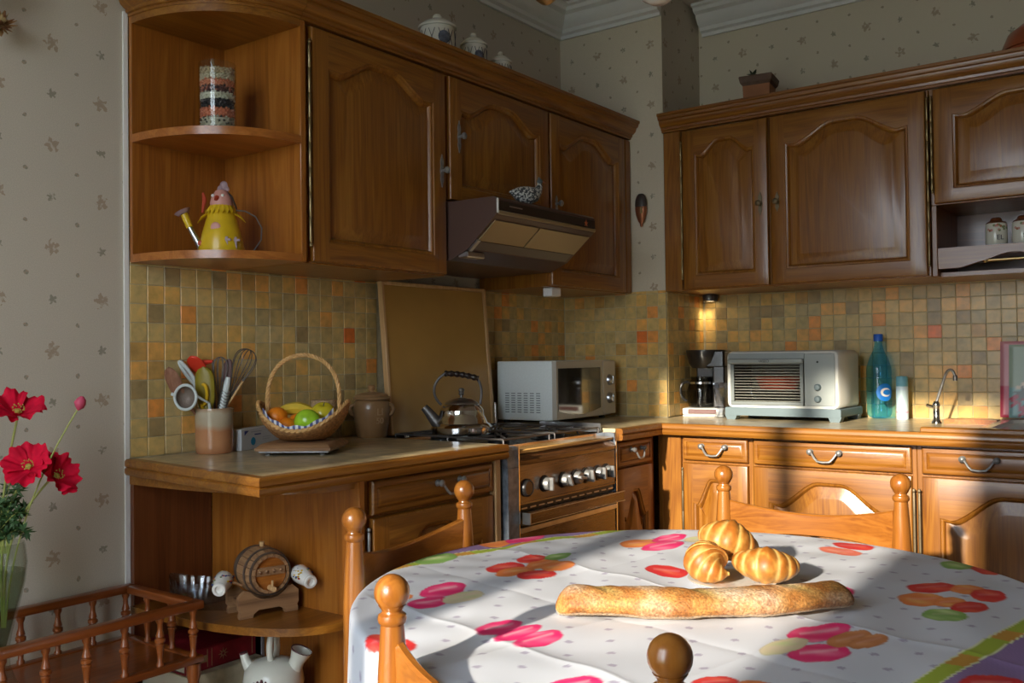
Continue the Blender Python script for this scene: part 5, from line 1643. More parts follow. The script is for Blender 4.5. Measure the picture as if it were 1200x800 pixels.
m = MB(); m.lathe([(.046, .116), (.056, .117), (.057, .124), (.052, .127), (.050, .131), (.030, .138), (.010, .140), (.008, .144), (.012, .150), (.013, .156), (.009, .161), (0, .162)], seg=32); m.build('lid', 'stoneware', sj)
for s in (-1, 1):
    a = math.atan2(RD.y, RD.x) + (0 if s > 0 else PI)
    m = MB(); dv = Vector((math.cos(a), math.sin(a), 0))
    m.tube([dv * .053 + Vector((0, 0, .10)), dv * .064 + Vector((0, 0, .097)), dv * .068 + Vector((0, 0, .085)), dv * .062 + Vector((0, 0, .072)), dv * .054 + Vector((0, 0, .068))], .006, 8); m.build('lug', 'stoneware', sj)
av = rad(-18)
mt4 = Matrix.Rotation(av, 4, 'Z') @ Matrix.Translation((.0555, 0, 0)) @ Matrix.Rotation(PI / 2, 4, 'Z') @ Matrix.Rotation(PI / 2, 4, 'X')
M['letter_tan'] = plain('letter_tan', (.48, .32, .18), .4)
text_obj('raised_letters', 'LI', .030, 'letter_tan', bd, mt4 @ Matrix.Translation((0, .079, -.0005)), .0015)
text_obj('raised_letters', '50', .026, 'letter_tan', bd, mt4 @ Matrix.Translation((0, .052, -.001)), .0015)

# kettle
kt = thing('kettle', 'shiny steel kettle with dark arched handle on the cooker hob', 'kettle', (.315, -1.405, .9145), rad(38))
m = MB(); m.lathe([(0, 0), (.088, 0), (.094, .004), (.095, .022), (.088, .030), (.080, .034), (.074, .050), (.070, .056), (.068, .074), (.062, .082), (.054, .090), (.046, .096), (0, .097)], seg=44); m.build('body', 'chrome', kt, angle=30)
m = MB(); m.lathe([(.052, .0905), (.050, .096), (.034, .106), (.012, .111), (.006, .112)], seg=32); ld = m.build('lid', 'steel', kt)
m = MB(); m.lathe([(.006, .110), (.005, .118), (.009, .123), (.007, .128), (.010, .134), (.008, .140), (0, .142)], seg=16); m.build('lid_knob', 'iron', ld)
m = MB(); m.tube([(-.066, 0, .024), (-.084, 0, .044), (-.104, 0, .070), (-.116, 0, .084)], [.022, .018, .014, .012], 14); m.build('spout', 'iron', kt)
m = MB()
m.tube(bez((-.062, 0, .090), (-.098, 0, .120), (-.088, 0, .165), (-.050, 0, .186), 14), .0042, 8); m.build('bail_arm', 'iron', kt); m = MB(); m.tube(bez((.058, 0, .090), (.066, 0, .13), (.062, 0, .150), (.052, 0, .166), 10), .0042, 8); m.build('bail_arm', 'iron', kt)
m = MB(); pts = [Vector((lerp(-.052, .054, i / 20), 0, lerp(.187, .170, i / 20) + .004 * math.sin(PI * i / 20))) for i in range(21)]
m.tube(pts, [.009 + .0018 * math.sin(i * 1.9) for i in range(21)], 10); m.build('grip', plain('grip_brown', (.022, .013, .010), .4), kt)

# ------------------------------------------------------------------ open shelves, upper left
bj = thing('bean_jar', 'glass cylinder filled with layers of coloured dried beans', 'jar', (.199, -2.208, 1.7205))
M['thin_glass'] = glass('thin_glass', (.93, .95, .94))
m = MB(); m.lathe([(0, 0), (.044, 0), (.0455, .002), (.0455, .168), (.0445, .170), (.0435, .168), (.0435, .004), (0, .004)], seg=36); m.build('glass_cylinder', 'thin_glass', bj)
rr = random.Random(11)
lay = [(.005, .032, ((.52, .46, .36), (.45, .40, .30), (.10, .09, .08)), 'speckled'), (.032, .055, ((.60, .17, .09), (.66, .22, .12)), 'red'), (.055, .076, ((.020, .020, .026), (.035, .032, .04)), 'black'), (.076, .094, ((.62, .58, .47), (.55, .50, .40)), 'white'),
       (.094, .110, ((.10, .035, .035), (.05, .02, .025), (.5, .17, .12)), 'dark'), (.110, .126, ((.62, .20, .11), (.66, .26, .14)), 'red'), (.126, .140, ((.58, .50, .36),), 'cream'), (.140, .156, ((.50, .38, .24), (.55, .45, .32), (.36, .24, .15)), 'tan')]
bm_ = {}
for li, (z0, z1, cols, nm) in enumerate(lay):
    mats = []
    for ci, c in enumerate(cols):
        k = 'bean_%d_%d' % (li, ci); M[k] = plain(k, c, .45); mats.append(k)
    m = MB()
    m.lathe([(0, z0), (.0395, z0), (.0395, z1 - .003), (0, z1 - .003)], seg=20)
    nz_ = max(2, int((z1 - z0) / .0075))
    for kz in range(nz_ + 1):
        for i in range(26):
            t = 2 * PI * (i + .5 * (kz % 2)) / 26 + rr.uniform(-.06, .06)
            z = lerp(z0 + .003, z1 - .002, kz / nz_) + rr.uniform(-.002, .002)
            r = .0385 + rr.uniform(-.001, .0012)
            m.mi = rr.randrange(len(mats))
            m.ico((r * math.cos(t), r * math.sin(t), z), .0043, 1, 1.0, .8, .75, Matrix.Rotation(t, 4, 'Z') @ Matrix.Rotation(rr.uniform(-1, 1), 4, 'X'))
    o = m.build('bean_layer', mats, bj)
    o['kind'] = 'stuff'; o['label'] = '%s layer of dried beans' % nm

hw_ = thing('watering_can', 'yellow hen shaped decorative watering can on the lower open shelf', 'watering can', (.208, -2.205, 1.4185), rad(36.4))
M['hen_yellow'] = plain('hen_yellow', (.62, .40, .012), .35, coat=.2, noise=.12, nscale=20)
M['hen_pink'] = plain('hen_pink', (.55, .26, .22), .5); M['hen_red'] = plain('hen_red', (.42, .05, .02), .5); M['hen_purple'] = plain('hen_purple', (.28, .18, .20), .5)
m = MB(); m.lathe([(0, 0), (.056, 0), (.057, .003), (.046, .05), (.030, .105), (.025, .118), (0, .12)], seg=32); bd = m.build('body', 'hen_yellow', hw_)
m = MB(); lps = []
for r, z in ((.0255, .119), (.038, .102)): lps.append([(r * math.cos(2 * PI * i / 40) * (1.08 if i % 2 == 0 and r > .03 else 1), r * math.sin(2 * PI * i / 40) * (1.05 if i % 2 == 0 and r > .03 else 1), z - (.010 if (i % 2 == 0 and r > .03) else 0)) for i in range(40)])
m.loops(lps); m.build('collar', 'hen_yellow', hw_)
m = MB(); m.lathe([(.027, .112), (.028, .122), (.024, .138), (.014, .154), (0, .158)], seg=28); hd = m.build('head', 'hen_pink', hw_)
m = MB(); m.lathe([(.011, 0), (.008, .006), (0, .016)], (-.004, -.030, .132), 'y', 12, mat=None); m.bm.clear(); m.tube([(-.004, -.022, .132), (-.006, -.036, .126)], [.008, .001], 8); m.build('beak', 'hen_red', hd)
m = MB()
for s in (-1, 1): m.ball((s * .012 - .003, -.0205, .139), .0042, 8, 6)
m.build('eyes', 'white_paint', hd)
m = MB()
for i, (x, z, r) in enumerate(((-.002, .158, .009), (.006, .168, .010), (.012, .158, .008))): m.ball((x, 0, z), r, 12, 8, 1, .35, 1.1)
m.build('comb', 'hen_purple', hd)
m = MB(); m.tube([(.010, 0, .158), (.026, .0, .138), (.038, 0, .108)], [.002, .007, .004], 8, flat=.4); m.build('hood_feather', 'iron', hd)
for s, x in ((-1, -.040), (1, .046)):
    m = MB(); m.tube([(s * .032, 0, .098), (s * .048, 0, .088), (s * .060, 0, .074)], [.010, .008, .002], 8, flat=.35); m.build('wing', 'hen_yellow', hw_)
m = MB(); m.tube([(-.050, -.004, .012), (-.070, -.008, .050), (-.084, -.010, .078)], [.010, .007, .006], 12); sp_ = m.build('spout', 'steel', hw_)
m = MB(); m.tube([(-.076, -.009, .062), (-.090, -.0105, .096)], [.0085, .0095], 14); m.build('spout_collar', 'hen_yellow', sp_)
m = MB(); m.tube([(-.090, -.0105, .095), (-.094, -.011, .103)], [.014, .021], 16, flat=1.0); m.build('rose', 'hen_purple', sp_)
m = MB(); m.tube([(-.046, 0, .150), (-.042, 0, .132), (-.046, -.004, .100)], [.003, .006, .003], 8); m.build('spout_flower', 'hen_red', hw_)
m = MB(); m.tube([(.036, 0, .105), (.060, 0, .102), (.085, 0, .088), (.100, 0, .060), (.098, 0, .030), (.080, 0, .004)], .0018, 8); m.build('handle', 'iron', hw_)
m = MB(); f_ = lambda x, z, r: (x, -(.0565 - z * .235) * math.sqrt(max(.05, 1 - (x / .056) ** 2)) + .001, z)
for x, z, r, mi in ((-.002, .058, .0125, 0), (-.042, .020, .007, 1)):
    m.mi = mi; y = f_(x, z, r)[1]; m.ball((x, y, z), r, 14, 8, 1, .25, 1)
m.mi = 2
for x in (.026, .044):
    y = f_(x, .02, 0)[1]; m.box(x - .003, x + .003, y - .0015, y + .001, .004, .034); m.box(x - .010, x + .010, y - .0016, y + .001, .024, .029)
m.build('painted_motifs', ['hen_pink', 'hen_red', 'hen_purple'], bd)

# ------------------------------------------------------------------ on top of the wall cabinets
def canister(label, loc, r, h, s):
    t = thing('canister', label, 'canister', loc, 0, 'hen painted canisters')
    m = MB(); m.lathe([(0, 0), (r * .92, 0), (r, .01), (r * 1.04, h * .45), (r, h * .78), (r * .96, h * .80)], seg=32); bd = m.build('body', 'cream_china', t)
    m = MB(); m.lathe([(r * .94, h * .80), (r * 1.10, h * .80), (r * 1.11, h * .825), (r * .9, h * .87), (r * .4, h * .93), (r * .22, h * .94), (r * .28, h * .965), (r * .2, h * .995), (0, h)], seg=32); m.build('lid', 'cream_china', t)
    # lattice lines and a painted hen on the side facing the room
    a0 = rad(-52)
    m = MB()
    for sg in (-1, 1):
        for k in range(-3, 4):
            pts = []
            for i in range(9):
                q = i / 8; a = a0 + k * .55 + sg * (q - .5) * .9
                pts.append((r * 1.035 * math.cos(a), r * 1.035 * math.sin(a), h * (.12 + .62 * q)))
            m.tube(pts, .0012, 4)
    m.build('lattice_print', 'lattice_dark', bd)
    m = MB(); a = a0 + .42
    m.ball((r * 1.02 * math.cos(a), r * 1.02 * math.sin(a), h * .62), r * .36, 14, 10, .35, 1, 1.05, Matrix.Rotation(a, 4, 'Z'))
    m.build('hen_print', 'hen_grey', bd)
    m = MB(); m.ball((r * 1.03 * math.cos(a), r * 1.03 * math.sin(a), h * .47), r * .27, 12, 8, .35, 1, .7, Matrix.Rotation(a, 4, 'Z'))
    m.build('hen_tail_print', 'hen_rust', bd)
    return t
M['lattice_dark'] = plain('lattice_dark', (.06, .055, .07), .5); M['hen_grey'] = plain('hen_grey', (.10, .11, .14), .6, noise=.5, nscale=80); M['hen_rust'] = plain('hen_rust', (.36, .13, .05), .6)
canister('largest cream canister with lattice and hen on the left wall cabinets', (.215, -1.383, 2.0185), .056, .232, 0)
canister('middle cream canister of three with lattice and hen on the wall cabinets', (.215, -1.198, 2.0185), .043, .222, 0)
canister('smallest cream canister of three on top of the left wall cabinets', (.215, -1.048, 2.0185), .036, .198, 0)

M['terracotta'] = plain('terracotta', (.36, .145, .06), .7, noise=.15, nscale=12)
tp_ = thing('planter', 'terracotta planter with a tiny dark plant on the back wall cabinets', 'planter', (.838, -.25, 2.0185), rad(8))
m = MB(); m.loops([rr4 for rr4 in [[(sx * w_, sy * w_, z) for sx, sy in ((-1, -1), (1, -1), (1, 1), (-1, 1))] for w_, z in ((.046, 0), (.050, .135), (.050, .14))]], cap0=True); m.build('pot', 'terracotta', tp_, smooth=False)
m = MB(); m.loops([[(sx * w_, sy * w_, z) for sx, sy in ((-1, -1), (1, -1), (1, 1), (-1, 1))] for w_, z in ((.049, .138), (.058, .150), (.062, .170), (.060, .174), (.050, .172), (.048, .160))], cap1=True)
m.build('rim', plain('rim_brown', (.13, .075, .05), .7, noise=.2), tp_, smooth=False)
m = MB(); rr = random.Random(4)
m.tube([(-.02, 0, .158), (-.021, 0, .190)], [.012, .015], 8)
for i in range(16):
    a = rr.uniform(0, 2 * PI); e = rr.uniform(.2, 1.2)
    p0 = Vector((-.022, 0, .192)); p1 = p0 + Vector((math.cos(a) * math.cos(e), math.sin(a) * math.cos(e), math.sin(e) * .8)) * rr.uniform(.014, .028)
    m.tube([p0, p0.lerp(p1, .6), p1], [.002, .005, .001], 6, flat=.4)
o = m.build('succulent', plain('succulent', (.035, .045, .025), .6), tp_); o['label'] = 'tiny dark green succulent'
cs = thing('casserole', 'red brown earthenware casserole on top of the back wall cabinets', 'pot', (1.772, -.2, 2.0185))
M['casserole'] = plain('casserole', (.33, .075, .025), .35, coat=.4)
m = MB(); m.lathe([(0, 0), (.075, 0), (.10, .02), (.118, .07), (.120, .10), (.117, .105)], seg=36); m.build('body', 'casserole', cs)
m = MB(); m.lathe([(.112, .105), (.121, .107), (.119, .115), (.10, .16), (.06, .190), (.02, .200), (.015, .210), (.02, .222), (0, .226)], seg=36); m.build('lid', 'casserole', cs)

# ------------------------------------------------------------------ hanging on the chimney breast
oc = thing('wall_ornament', 'small dark wood and copper ornament hanging on the wallpapered chimney breast', 'ornament', (.384, PY - .004, 1.66))
m = MB(); m.lathe([(.0, .078), (.024, .078), (.0255, .09), (.024, .108), (.018, .124), (.010, .132), (0, .133)], seg=20, sy=.6, o=(0, -.012, 0)); m.build('dark_cap', plain('dark_cap', (.045, .033, .026), .5), oc)
m = MB(); m.lathe([(0, 0), (.005, .004), (.006, .014), (.012, .022), (.022, .048), (.0255, .072), (.025, .080), (0, .080)], seg=20, sy=.6, o=(0, -.012, 0)); m.build('copper_cup', plain('copper', (.33, .12, .055), .3, .6), oc)
m = MB(); m.box(.004, .014, -.0295, -.0265, .052, .078, .001); m.build('ornament_band', 'brass', oc)

# guinea fowl figure on the hood
gf = thing('bird_figurine', 'speckled guinea fowl figurine standing on the cooker hood', 'figurine', (.395, -1.150, 1.6268), rad(70))
def speck():
    m, nt, bs = nmat('speckled')
    tc = node(nt, 'ShaderNodeTexCoord'); vo = node(nt, 'ShaderNodeTexVoronoi'); vo.inputs['Scale'].default_value = 145
    lk(nt, tc.outputs['Object'], vo.inputs['Vector'])
    lk(nt, ramp(nt, vo.outputs['Distance'], [(.44, (.66, .66, .60)), (.56, (.06, .065, .07))]), bs.inputs['Base Color'])
    bs.inputs['Roughness'].default_value = .35
    return m
M['speckled'] = speck()
m = MB(); pts = [(-.070, 0, .058), (-.052, 0, .057), (-.03, 0, .054), (0, 0, .052), (.025, 0, .058), (.042, 0, .072), (.050, 0, .088), (.050, 0, .098)]
m.tube(pts, [.003, .014, .026, .031, .026, .016, .009, .007], 20); m.build('body', 'speckled', gf)
m = MB(); m.ball((.051, 0, .104), .0095, 12, 8, 1.15, .8, 1); m.tube([(.048, 0, .110), (.046, 0, .118)], [.006, .002], 8); hd = m.build('head', plain('slate', (.10, .12, .12), .5), gf)
m = MB(); m.tube([(.058, 0, .104), (.074, 0, .101)], [.0045, .0008], 8); m.build('beak', plain('beak_red', (.45, .16, .10), .5), hd)
for s in (-1, 1):
    m = MB(); m.tube([(0, s * .010, .026), (.002, s * .010, .003)], .0028, 6); m.tube([(.002, s * .010, .002), (.016, s * .012, .002)], .002, 6); m.build('leg', 'iron', gf)
m = MB(); m.ball((.0, 0, 0), .001, 4, 4); m.bm.clear(); m.lathe([(0, 0), (.024, 0), (.024, .002), (0, .002)], seg=18); m.build('base', 'iron', gf)

# spice pots in the niche
def spice(label, loc, txt):
    t = thing('spice_pot', label, 'pot', loc, 0, 'spice pots in the niche')
    m = MB(); m.lathe([(0, 0), (.030, 0), (.0325, .003), (.0325, .084), (.030, .088), (0, .088)], seg=28); bd = m.build('body', 'cream_china', t)
    m = MB(); m.lathe([(.031, .088), (.030, .091), (.018, .096), (.016, .104), (.012, .107), (0, .107)], seg=24); m.build('lid', 'darkwood_z', t)
    rr = random.Random(len(txt)); m = MB(); m.mi = 0
    for i in range(16):
        a = rad(-75) + rr.uniform(-1.1, 1.1); z = rr.uniform(.060, .081); m.mi = rr.randrange(3)
        m.ball((.0322 * math.cos(a), .0322 * math.sin(a), z), .0042, 8, 6, .3, 1, 1, Matrix.Rotation(a, 4, 'Z'))
    m.build('flower_print', ['hen_pink', 'sprig_green', 'hen_rust'], bd)
    a = rad(-62)
    text_obj('lettering', txt, .022, 'lattice_dark', bd, Matrix.Rotation(a, 4, 'Z') @ Matrix.Translation((.0327, 0, .040)) @ Matrix.Rotation(PI / 2, 4, 'Z') @ Matrix.Rotation(PI / 2, 4, 'X'), .0008)
M['sprig_green'] = plain('sprig_green', (.22, .26, .12), .6)
spice('left cream spice pot with flower print on the niche shelf', (1.638, -.275, 1.4745), 'EL')
spice('right cream spice pot with flower print beside the other on the niche shelf', (1.716, -.275, 1.4745), 'SU')

# ------------------------------------------------------------------ lower open shelves
br = thing('wine_barrel', 'little wooden barrel with metal hoops lying in its cradle', 'barrel', (.335, -2.190, .5455), math.atan2(-.294, .956))
M['hoop'] = plain('hoop', (.15, .11, .085), .5, .5)
def bl(x, y, z): return (x, y, z)
zc = .099; Lb = .056
prof = [(lerp(-Lb, Lb, i / 14), .046 + .011 * (1 - (2 * i / 14 - 1) ** 2)) for i in range(15)]
for k in range(18):
    m = MB(); a0, a1 = 2 * PI * k / 18 + .012, 2 * PI * (k + 1) / 18 - .012
    lps = []
    for x, r in prof:
        lps.append([(x, r * math.cos(a), zc + r * math.sin(a)) for a in (a0, (a0 + a1) / 2, a1)] + [(x, (r - .007) * math.cos(a), zc + (r - .007) * math.sin(a)) for a in (a1, a0)])
    m.loops(lps, cap0=True, cap1=True); m.build('stave', 'barrelwood_x', br)
m = MB(); m.lathe([(0, Lb - .008), (.0405, Lb - .008), (.0405, -Lb + .008), (0, -Lb + .008)], (0, 0, zc), 'x', 32); hdp = m.build('barrel_head', 'orangewood', br)
for x in (-.050, -.026, .026, .050):
    r = .046 + .011 * (1 - (x / Lb) ** 2)
    m = MB(); m.lathe([(r + .0003, x - .005), (r + .0018, x - .005), (r + .0018, x + .005), (r + .0003, x + .005)], (0, 0, zc), 'x', 36); m.build('hoop', 'hoop', br)
m = MB(); m.box(Lb - .008, Lb - .004, -.037, .037, zc - .004, zc + .016, .001)
for y in (-.026, -.010, .008, .026): m.ball((Lb - .003, y, zc + .006), .004, 8, 6)
m.build('head_bar', 'barrelwood_y', hdp)
m = MB(); m.tube([(Lb - .01, 0, zc - .033), (Lb + .018, 0, zc - .033)], [.007, .006], 10); m.tube([(Lb + .008, 0, zc - .038), (Lb + .008, 0, zc - .014)], .003, 8); m.build('spigot', 'pale_wood', br)
m = MB(); m.tube([(0, 0, zc + .055), (0, 0, zc + .068)], [.005, .007], 10); m.build('bung', 'pale_wood', br)
cr = thing('barrel_cradle', 'wooden cradle with curved feet carrying the little barrel', 'stand', (.335, -2.190, .5455), math.atan2(-.294, .956))
for x0_ in (.030, -.044):
    pl = [(-.074, .050)] + [(-.058, .064), (-.050, .062)]
    n = 14
    for i in range(n + 1):
        a = lerp(rad(218), rad(322), i / n); pl.append((.0605 * math.cos(a), zc + .0605 * math.sin(a)))
    pl += [(.050, .062), (.058, .064), (.074, .050), (.074, .022), (.070, .016), (.072, .008), (.072, 0), (.040, 0), (.038, .008), (.026, .016), (-.026, .016), (-.038, .008), (-.040, 0), (-.072, 0), (-.072, .008), (-.070, .016), (-.074, .022)]
    m = MB(); m.prism(pl, lambda u, v, d: Vector((d, u, v)), x0_, x0_ + .014); m.build('side_board', 'barrelwood_y', cr)
for y in (-.055, .055):
    m = MB(); m.box(-.030, .030, y - .007, y + .007, .022, .036, .001); m.build('rail', 'barrelwood_x', cr)

# cut glass fish dish and two painted china ornaments
fd = MB(); n = 20
def fish_w(q): return .034 * (math.sin(PI * min(1, q * 1.02)) ** .7) + .003 + (.016 * smooth((q - .80) / .2) if q > .8 else 0)
lps = []
for sgn, ins in ((1, 0),):
    for j, (hz_, kw) in enumerate(((0, .45), (.008, .70), (.025, 1.0), (.036, 1.08), (.034, 1.0), (.012, .66), (.006, .35))):
        ring = []
        for i in range(n * 2):
            q = i / n if i < n else 2 - i / n
            s = 1 if i < n else -1
            ring.append((lerp(-.075, .075, q), s * fish_w(q) * kw * (1 + .05 * (i % 2)), hz_ + .008 * abs(2 * q - 1) ** 2 * (1 if j > 0 else 0)))
        lps.append(ring)
fd.loops(lps, cap0=True, cap1=True)
M['cut_glass'] = glass('cut_glass', (.80, .82, .84), ior=1.9)
place(tag(fd.build('glass_dish', 'cut_glass', smooth=False), 'fish shaped cut glass dish on the open shelf left of the barrel', 'dish'), (.185, -2.262, .5455), rad(25)).scale = (1.05, 1.0, 1.9)
def ornament(label, loc, rz, k):
    t = thing('china_ornament', label, 'ornament', loc, rz, 'painted china ornaments by the barrel')
    m = MB(); m.tube([(-.046, 0, .030), (-.040, 0, .032), (-.02, 0, .033), (0, 0, .030), (.020, 0, .026), (.032, 0, .024)], [.006, .017, .0225, .021, .017, .0145], 20); bd = m.build('body', 'porcelain', t)
    m = MB(); m.lathe([(.009, 0), (.0155, 0), (.0165, .004), (.0145, .008), (.010, .008), (.008, .002), (0, .001)], (0, 0, 0), 'x', 20, mat=Matrix.Translation((.031, 0, .024)) @ Matrix.Rotation(rad(8), 4, 'Y')); m.build('mouth_ring', 'porcelain', t)
    rr = random.Random(k); m = MB()
    for i in range(26):
        a = rr.uniform(.0, PI); x = rr.uniform(-.032, .016); m.mi = rr.randrange(4)
        cz = lerp(.033, .027, (x + .03) / .046); r = .0215 - .06 * max(0, x)
        m.ball((x, r * math.cos(a) * .96, cz + r * math.sin(a) * .96), .0042, 8, 6, 1, .7, .5)
    m.build('flower_print', ['hen_red', 'sprig_green', 'hen_yellow', 'print_navy'], bd)
    m = MB(); m.tube([(-.030, 0, .030), (-.040, 0, .036), (-.060, 0, .030)] if k == 2 else [(-.005, .018, .030), (-.008, .030, .028), (-.012, .044, .020)], .003, 8); m.build('peg', 'barrelwood_x', t)
    return t
ornament('painted white china ornament left of the barrel beside the glass dish', (.297, -2.276, .594), rad(-48), 1)
ornament('painted white china ornament right of the barrel', (.432, -2.144, .602), rad(-16), 2)

# jug and books on the lower shelf
jg = thing('jug', 'white china water jug with ring handle and two spouts on the bottom shelf', 'jug', (.405, -2.215, .3355), rad(28))
M['jug_white'] = plain('jug_white', (.62, .62, .54), .28, coat=.4)
m = MB(); m.lathe([(0, 0), (.040, 0), (.044, .004), (.062, .03), (.071, .062), (.066, .090), (.050, .108), (.028, .116), (0, .118)], seg=32); bd = m.build('body', 'jug_white', jg)
m = MB(); m.tube([(.0 + .010 * math.cos(t) * 0 , .022 * math.cos(t), .142 + .034 * math.sin(t)) for t in [2 * PI * i / 28 for i in range(28)]], .0075, 10, closed=True); m.build('ring_handle', 'jug_white', jg)
m = MB(); m.tube([(-.050, 0, .080), (-.068, 0, .108), (-.074, 0, .126)], [.018, .011, .009], 14); m.build('spout', 'jug_white', jg)
m = MB(); m.tube([(.046, 0, .085), (.058, 0, .112), (.068, 0, .134), (.069, 0, .137)], [.020, .017, .024, .025], 18, caps=False); m.build('filler', 'jug_white', jg)
M['plum_paint'] = plain('plum_paint', (.10, .03, .035), .5)
m = MB(); m.lathe([(.0235, 0), (.0255, .001), (.0245, .003)], (0, 0, 0), seg=18, mat=Matrix.Translation((.0688, 0, .1365)) @ Matrix.Rotation(rad(24), 4, 'Y')); m.tube([(-.0735, 0, .124), (-.0745, 0, .128)], [.0095, .0098], 12)
for i in range(5):
    a = rad(-90 + (i - 2) * 8); z = .074 + .004 * (2 - abs(i - 2)); m.ball((.070 * math.cos(a), .070 * math.sin(a), z), .0055, 8, 6, .6, .6, 1.5)
m.build('plum_decoration', 'plum_paint', bd)
def book(label, loc, sx, sy, sz, cover, pages='page_cream', deco=False, lay=True):
    t = thing('book', label, 'book', loc)
    m = MB(); m.box(.004, sx - .005, .005, sy - .005, .004, sz - .004); m.build('pages', pages, t)
    m = MB(); m.box(0, sx, 0, sy, 0, .004, .001); m.box(0, sx, 0, sy, sz - .004, sz, .001); m.box(sx - .005, sx, 0, sy, 0, sz, .0015); m.build('cover', cover, t)
    if deco:
        m = MB()
        fy = lambda u, v, d: Vector((sx + d, u, v))
        for y in (.012, sy - .012, sy * .30, sy * .36): m.box(sx - .0002, sx + .0006, y - .0008, y + .0008, .006, sz - .006)
        c = (sy * .52, sz / 2)
        for k in range(8):
            a = k * PI / 4; m.prism([(c[0] + .004 * math.cos(a - .5), c[1] + .004 * math.sin(a - .5)), (c[0] + .015 * math.cos(a), c[1] + .015 * math.sin(a)), (c[0] + .004 * math.cos(a + .5), c[1] + .004 * math.sin(a + .5))], fy, -.0002, .0006)
        m.box(sx - .0002, sx + .0007, .06 - .045, .06 + .0, sz * .35, sz * .65)
        m.build('gilt_decoration', 'gilt', t)
    return t
M['gilt'] = plain('gilt', (.36, .25, .12), .4, .4); M['page_cream'] = plain('page_cream', (.60, .56, .42), .8)
M['cover_red'] = plain('cover_red', (.20, .010, .018), .4, noise=.2, nscale=40); M['cover_cream'] = plain('cover_cream', (.50, .46, .30), .6, noise=.25, nscale=30); M['cover_grey'] = plain('cover_grey', (.20, .19, .20), .6)
book('thick cream covered book at the bottom of the stack on the lower shelf', (.040, -2.330, .3355), .205, .21, .070, 'cover_cream')
book('red leather bound book with gilt spine on top of the cream book', (.045, -2.327, .406), .178, .205, .054, 'cover_red', deco=True)
t = book('grey book standing upright against the side panel behind the red book', (.05, -2.1175, .3355), .19, .010, .150, 'cover_grey')

# ------------------------------------------------------------------ spindle gallery stand with poppies (lower left)
gs = thing('plant_stand', 'wooden stand with turned spindle gallery against the wallpapered wall', 'stand', (.19, -2.70, 0))
gx0, gx1, gy0, gy1 = .048, .336, -3.02, -2.362
zt0, zt1 = .590, .609
def rail(n_, x0, x1, y0, y1, z0, z1, ax):
    m = MB(); m.box(x0, x1, y0, y1, z0, z1, .0045, seg=2); m.build(n_, 'standwood_' + ax, gs, world=True)
rail('top_rail', gx1 - .022, gx1 + .006, gy0, gy1 + .006, zt0, zt1, 'y'); rail('top_rail', gx0 - .006, gx0 + .022, gy0, gy1 + .006, zt0, zt1, 'y')
rail('top_rail', gx0 + .022, gx1 - .022, gy1 - .022, gy1 + .006, zt0, zt1, 'x'); rail('top_rail', gx0 + .022, gx1 - .022, gy0, gy0 + .028, zt0, zt1, 'x')
rail('lower_rail', gx1 - .020, gx1 + .006, gy0, gy1 + .006, .470, .486, 'y'); rail('lower_rail', gx0 - .006, gx0 + .020, gy0, gy1 + .006, .470, .486, 'y')
rail('lower_rail', gx0 + .020, gx1 - .020, gy1 - .020, gy1 + .006, .470, .486, 'x'); rail('lower_rail', gx0 + .020, gx1 - .020, gy0, gy0 + .026, .470, .486, 'x')
m = MB(); m.box(gx0 + .020, gx1 - .020, gy0 + .026, gy1 - .020, .472, .482); m.build('tray_board', 'standwood_y', gs, world=True)
def spindle(x, y, z0=.486, z1=.590):
    m = MB(); h = z1 - z0
    pr = [(.0085, 0), (.0085, .05), (.0055, .09), (.0065, .22), (.0085, .40), (.0100, .44), (.0072, .47), (.0112, .50), (.0112, .56), (.0072, .59), (.0095, .62), (.0060, .74), (.0055, .86), (.0088, .93), (.0088, 1)]
    m.lathe([(r, z0 + q * h) for r, q in pr], (x, y, 0), seg=14); m.build('spindle', 'standwood_z', gs, world=True)
ys = [-2.377 - .0835 * k for k in range(8)]
for y in ys: spindle(gx1 - .008, y); spindle(gx0 + .008, y)
for x in (.138, .236): spindle(x, gy1 - .008)
for x in (gx1 - .008, gx0 + .008):
    for y in (gy1 - .015, gy0 + .015):
        m = MB(); m.lathe([(.010, 0), (.014, .02), (.016, .12), (.011, .15), (.017, .19), (.017, .22), (.011, .25), (.014, .30), (.016, .40), (.012, .43), (.016, .445), (.016, .470)], (x, y, 0), seg=16); m.build('leg', 'standwood_z', gs, world=True)

VX, VY = .195, -2.735
vz = .4825
vs2 = thing('vase', 'tall clear glass vase standing inside the spindle gallery', 'vase', (VX, VY, vz))
M['vase_glass'] = glass('vase_glass', (.88, .91, .88))
m = MB(); m.lathe([(0, 0), (.040, 0), (.042, .004), (.030, .018), (.018, .05), (.016, .085), (.022, .12), (.034, .17), (.046, .22), (.050, .26), (.046, .295), (.044, .302), (.042, .300), (.044, .293), (.048, .26), (.044, .22), (.032, .172), (.018, .12), (.010, .09), (0, .085)], seg=32); m.build('glass_body', 'vase_glass', vs2)
m = MB(); m.lathe([(0, .088), (.010, .093), (.017, .122), (.0305, .174), (.0425, .22), (.0455, .245), (0, .245)], seg=28); m.build('water', glass('vase_water', (.74, .80, .70), ior=1.33), vs2)
M['petal_red'] = plain('petal_red', (.60, .006, .035), .7, noise=.25, nscale=40, spec=.15); M['petal_pink'] = plain('petal_pink', (.50, .06, .12), .5)
M['poppy_heart'] = plain('poppy_heart', (.42, .33, .06), .7); M['stem_green'] = plain('stem_green', (.30, .33, .09), .5); M['fern'] = plain('fern', (.035, .085, .022), .6, noise=.3)
CAM = Vector((2.1705, -3.651, 1.147))
def gp(px, py, x=.22):
    # flower position given as offsets from the vase rim: sideways, height
    b0 = Vector((VX, VY, 0)); s = 576.
    return b0 + RD * ((px - 7) / s) + Vector((0, 0, .795 + (632 - py) / s)) + FD * 0
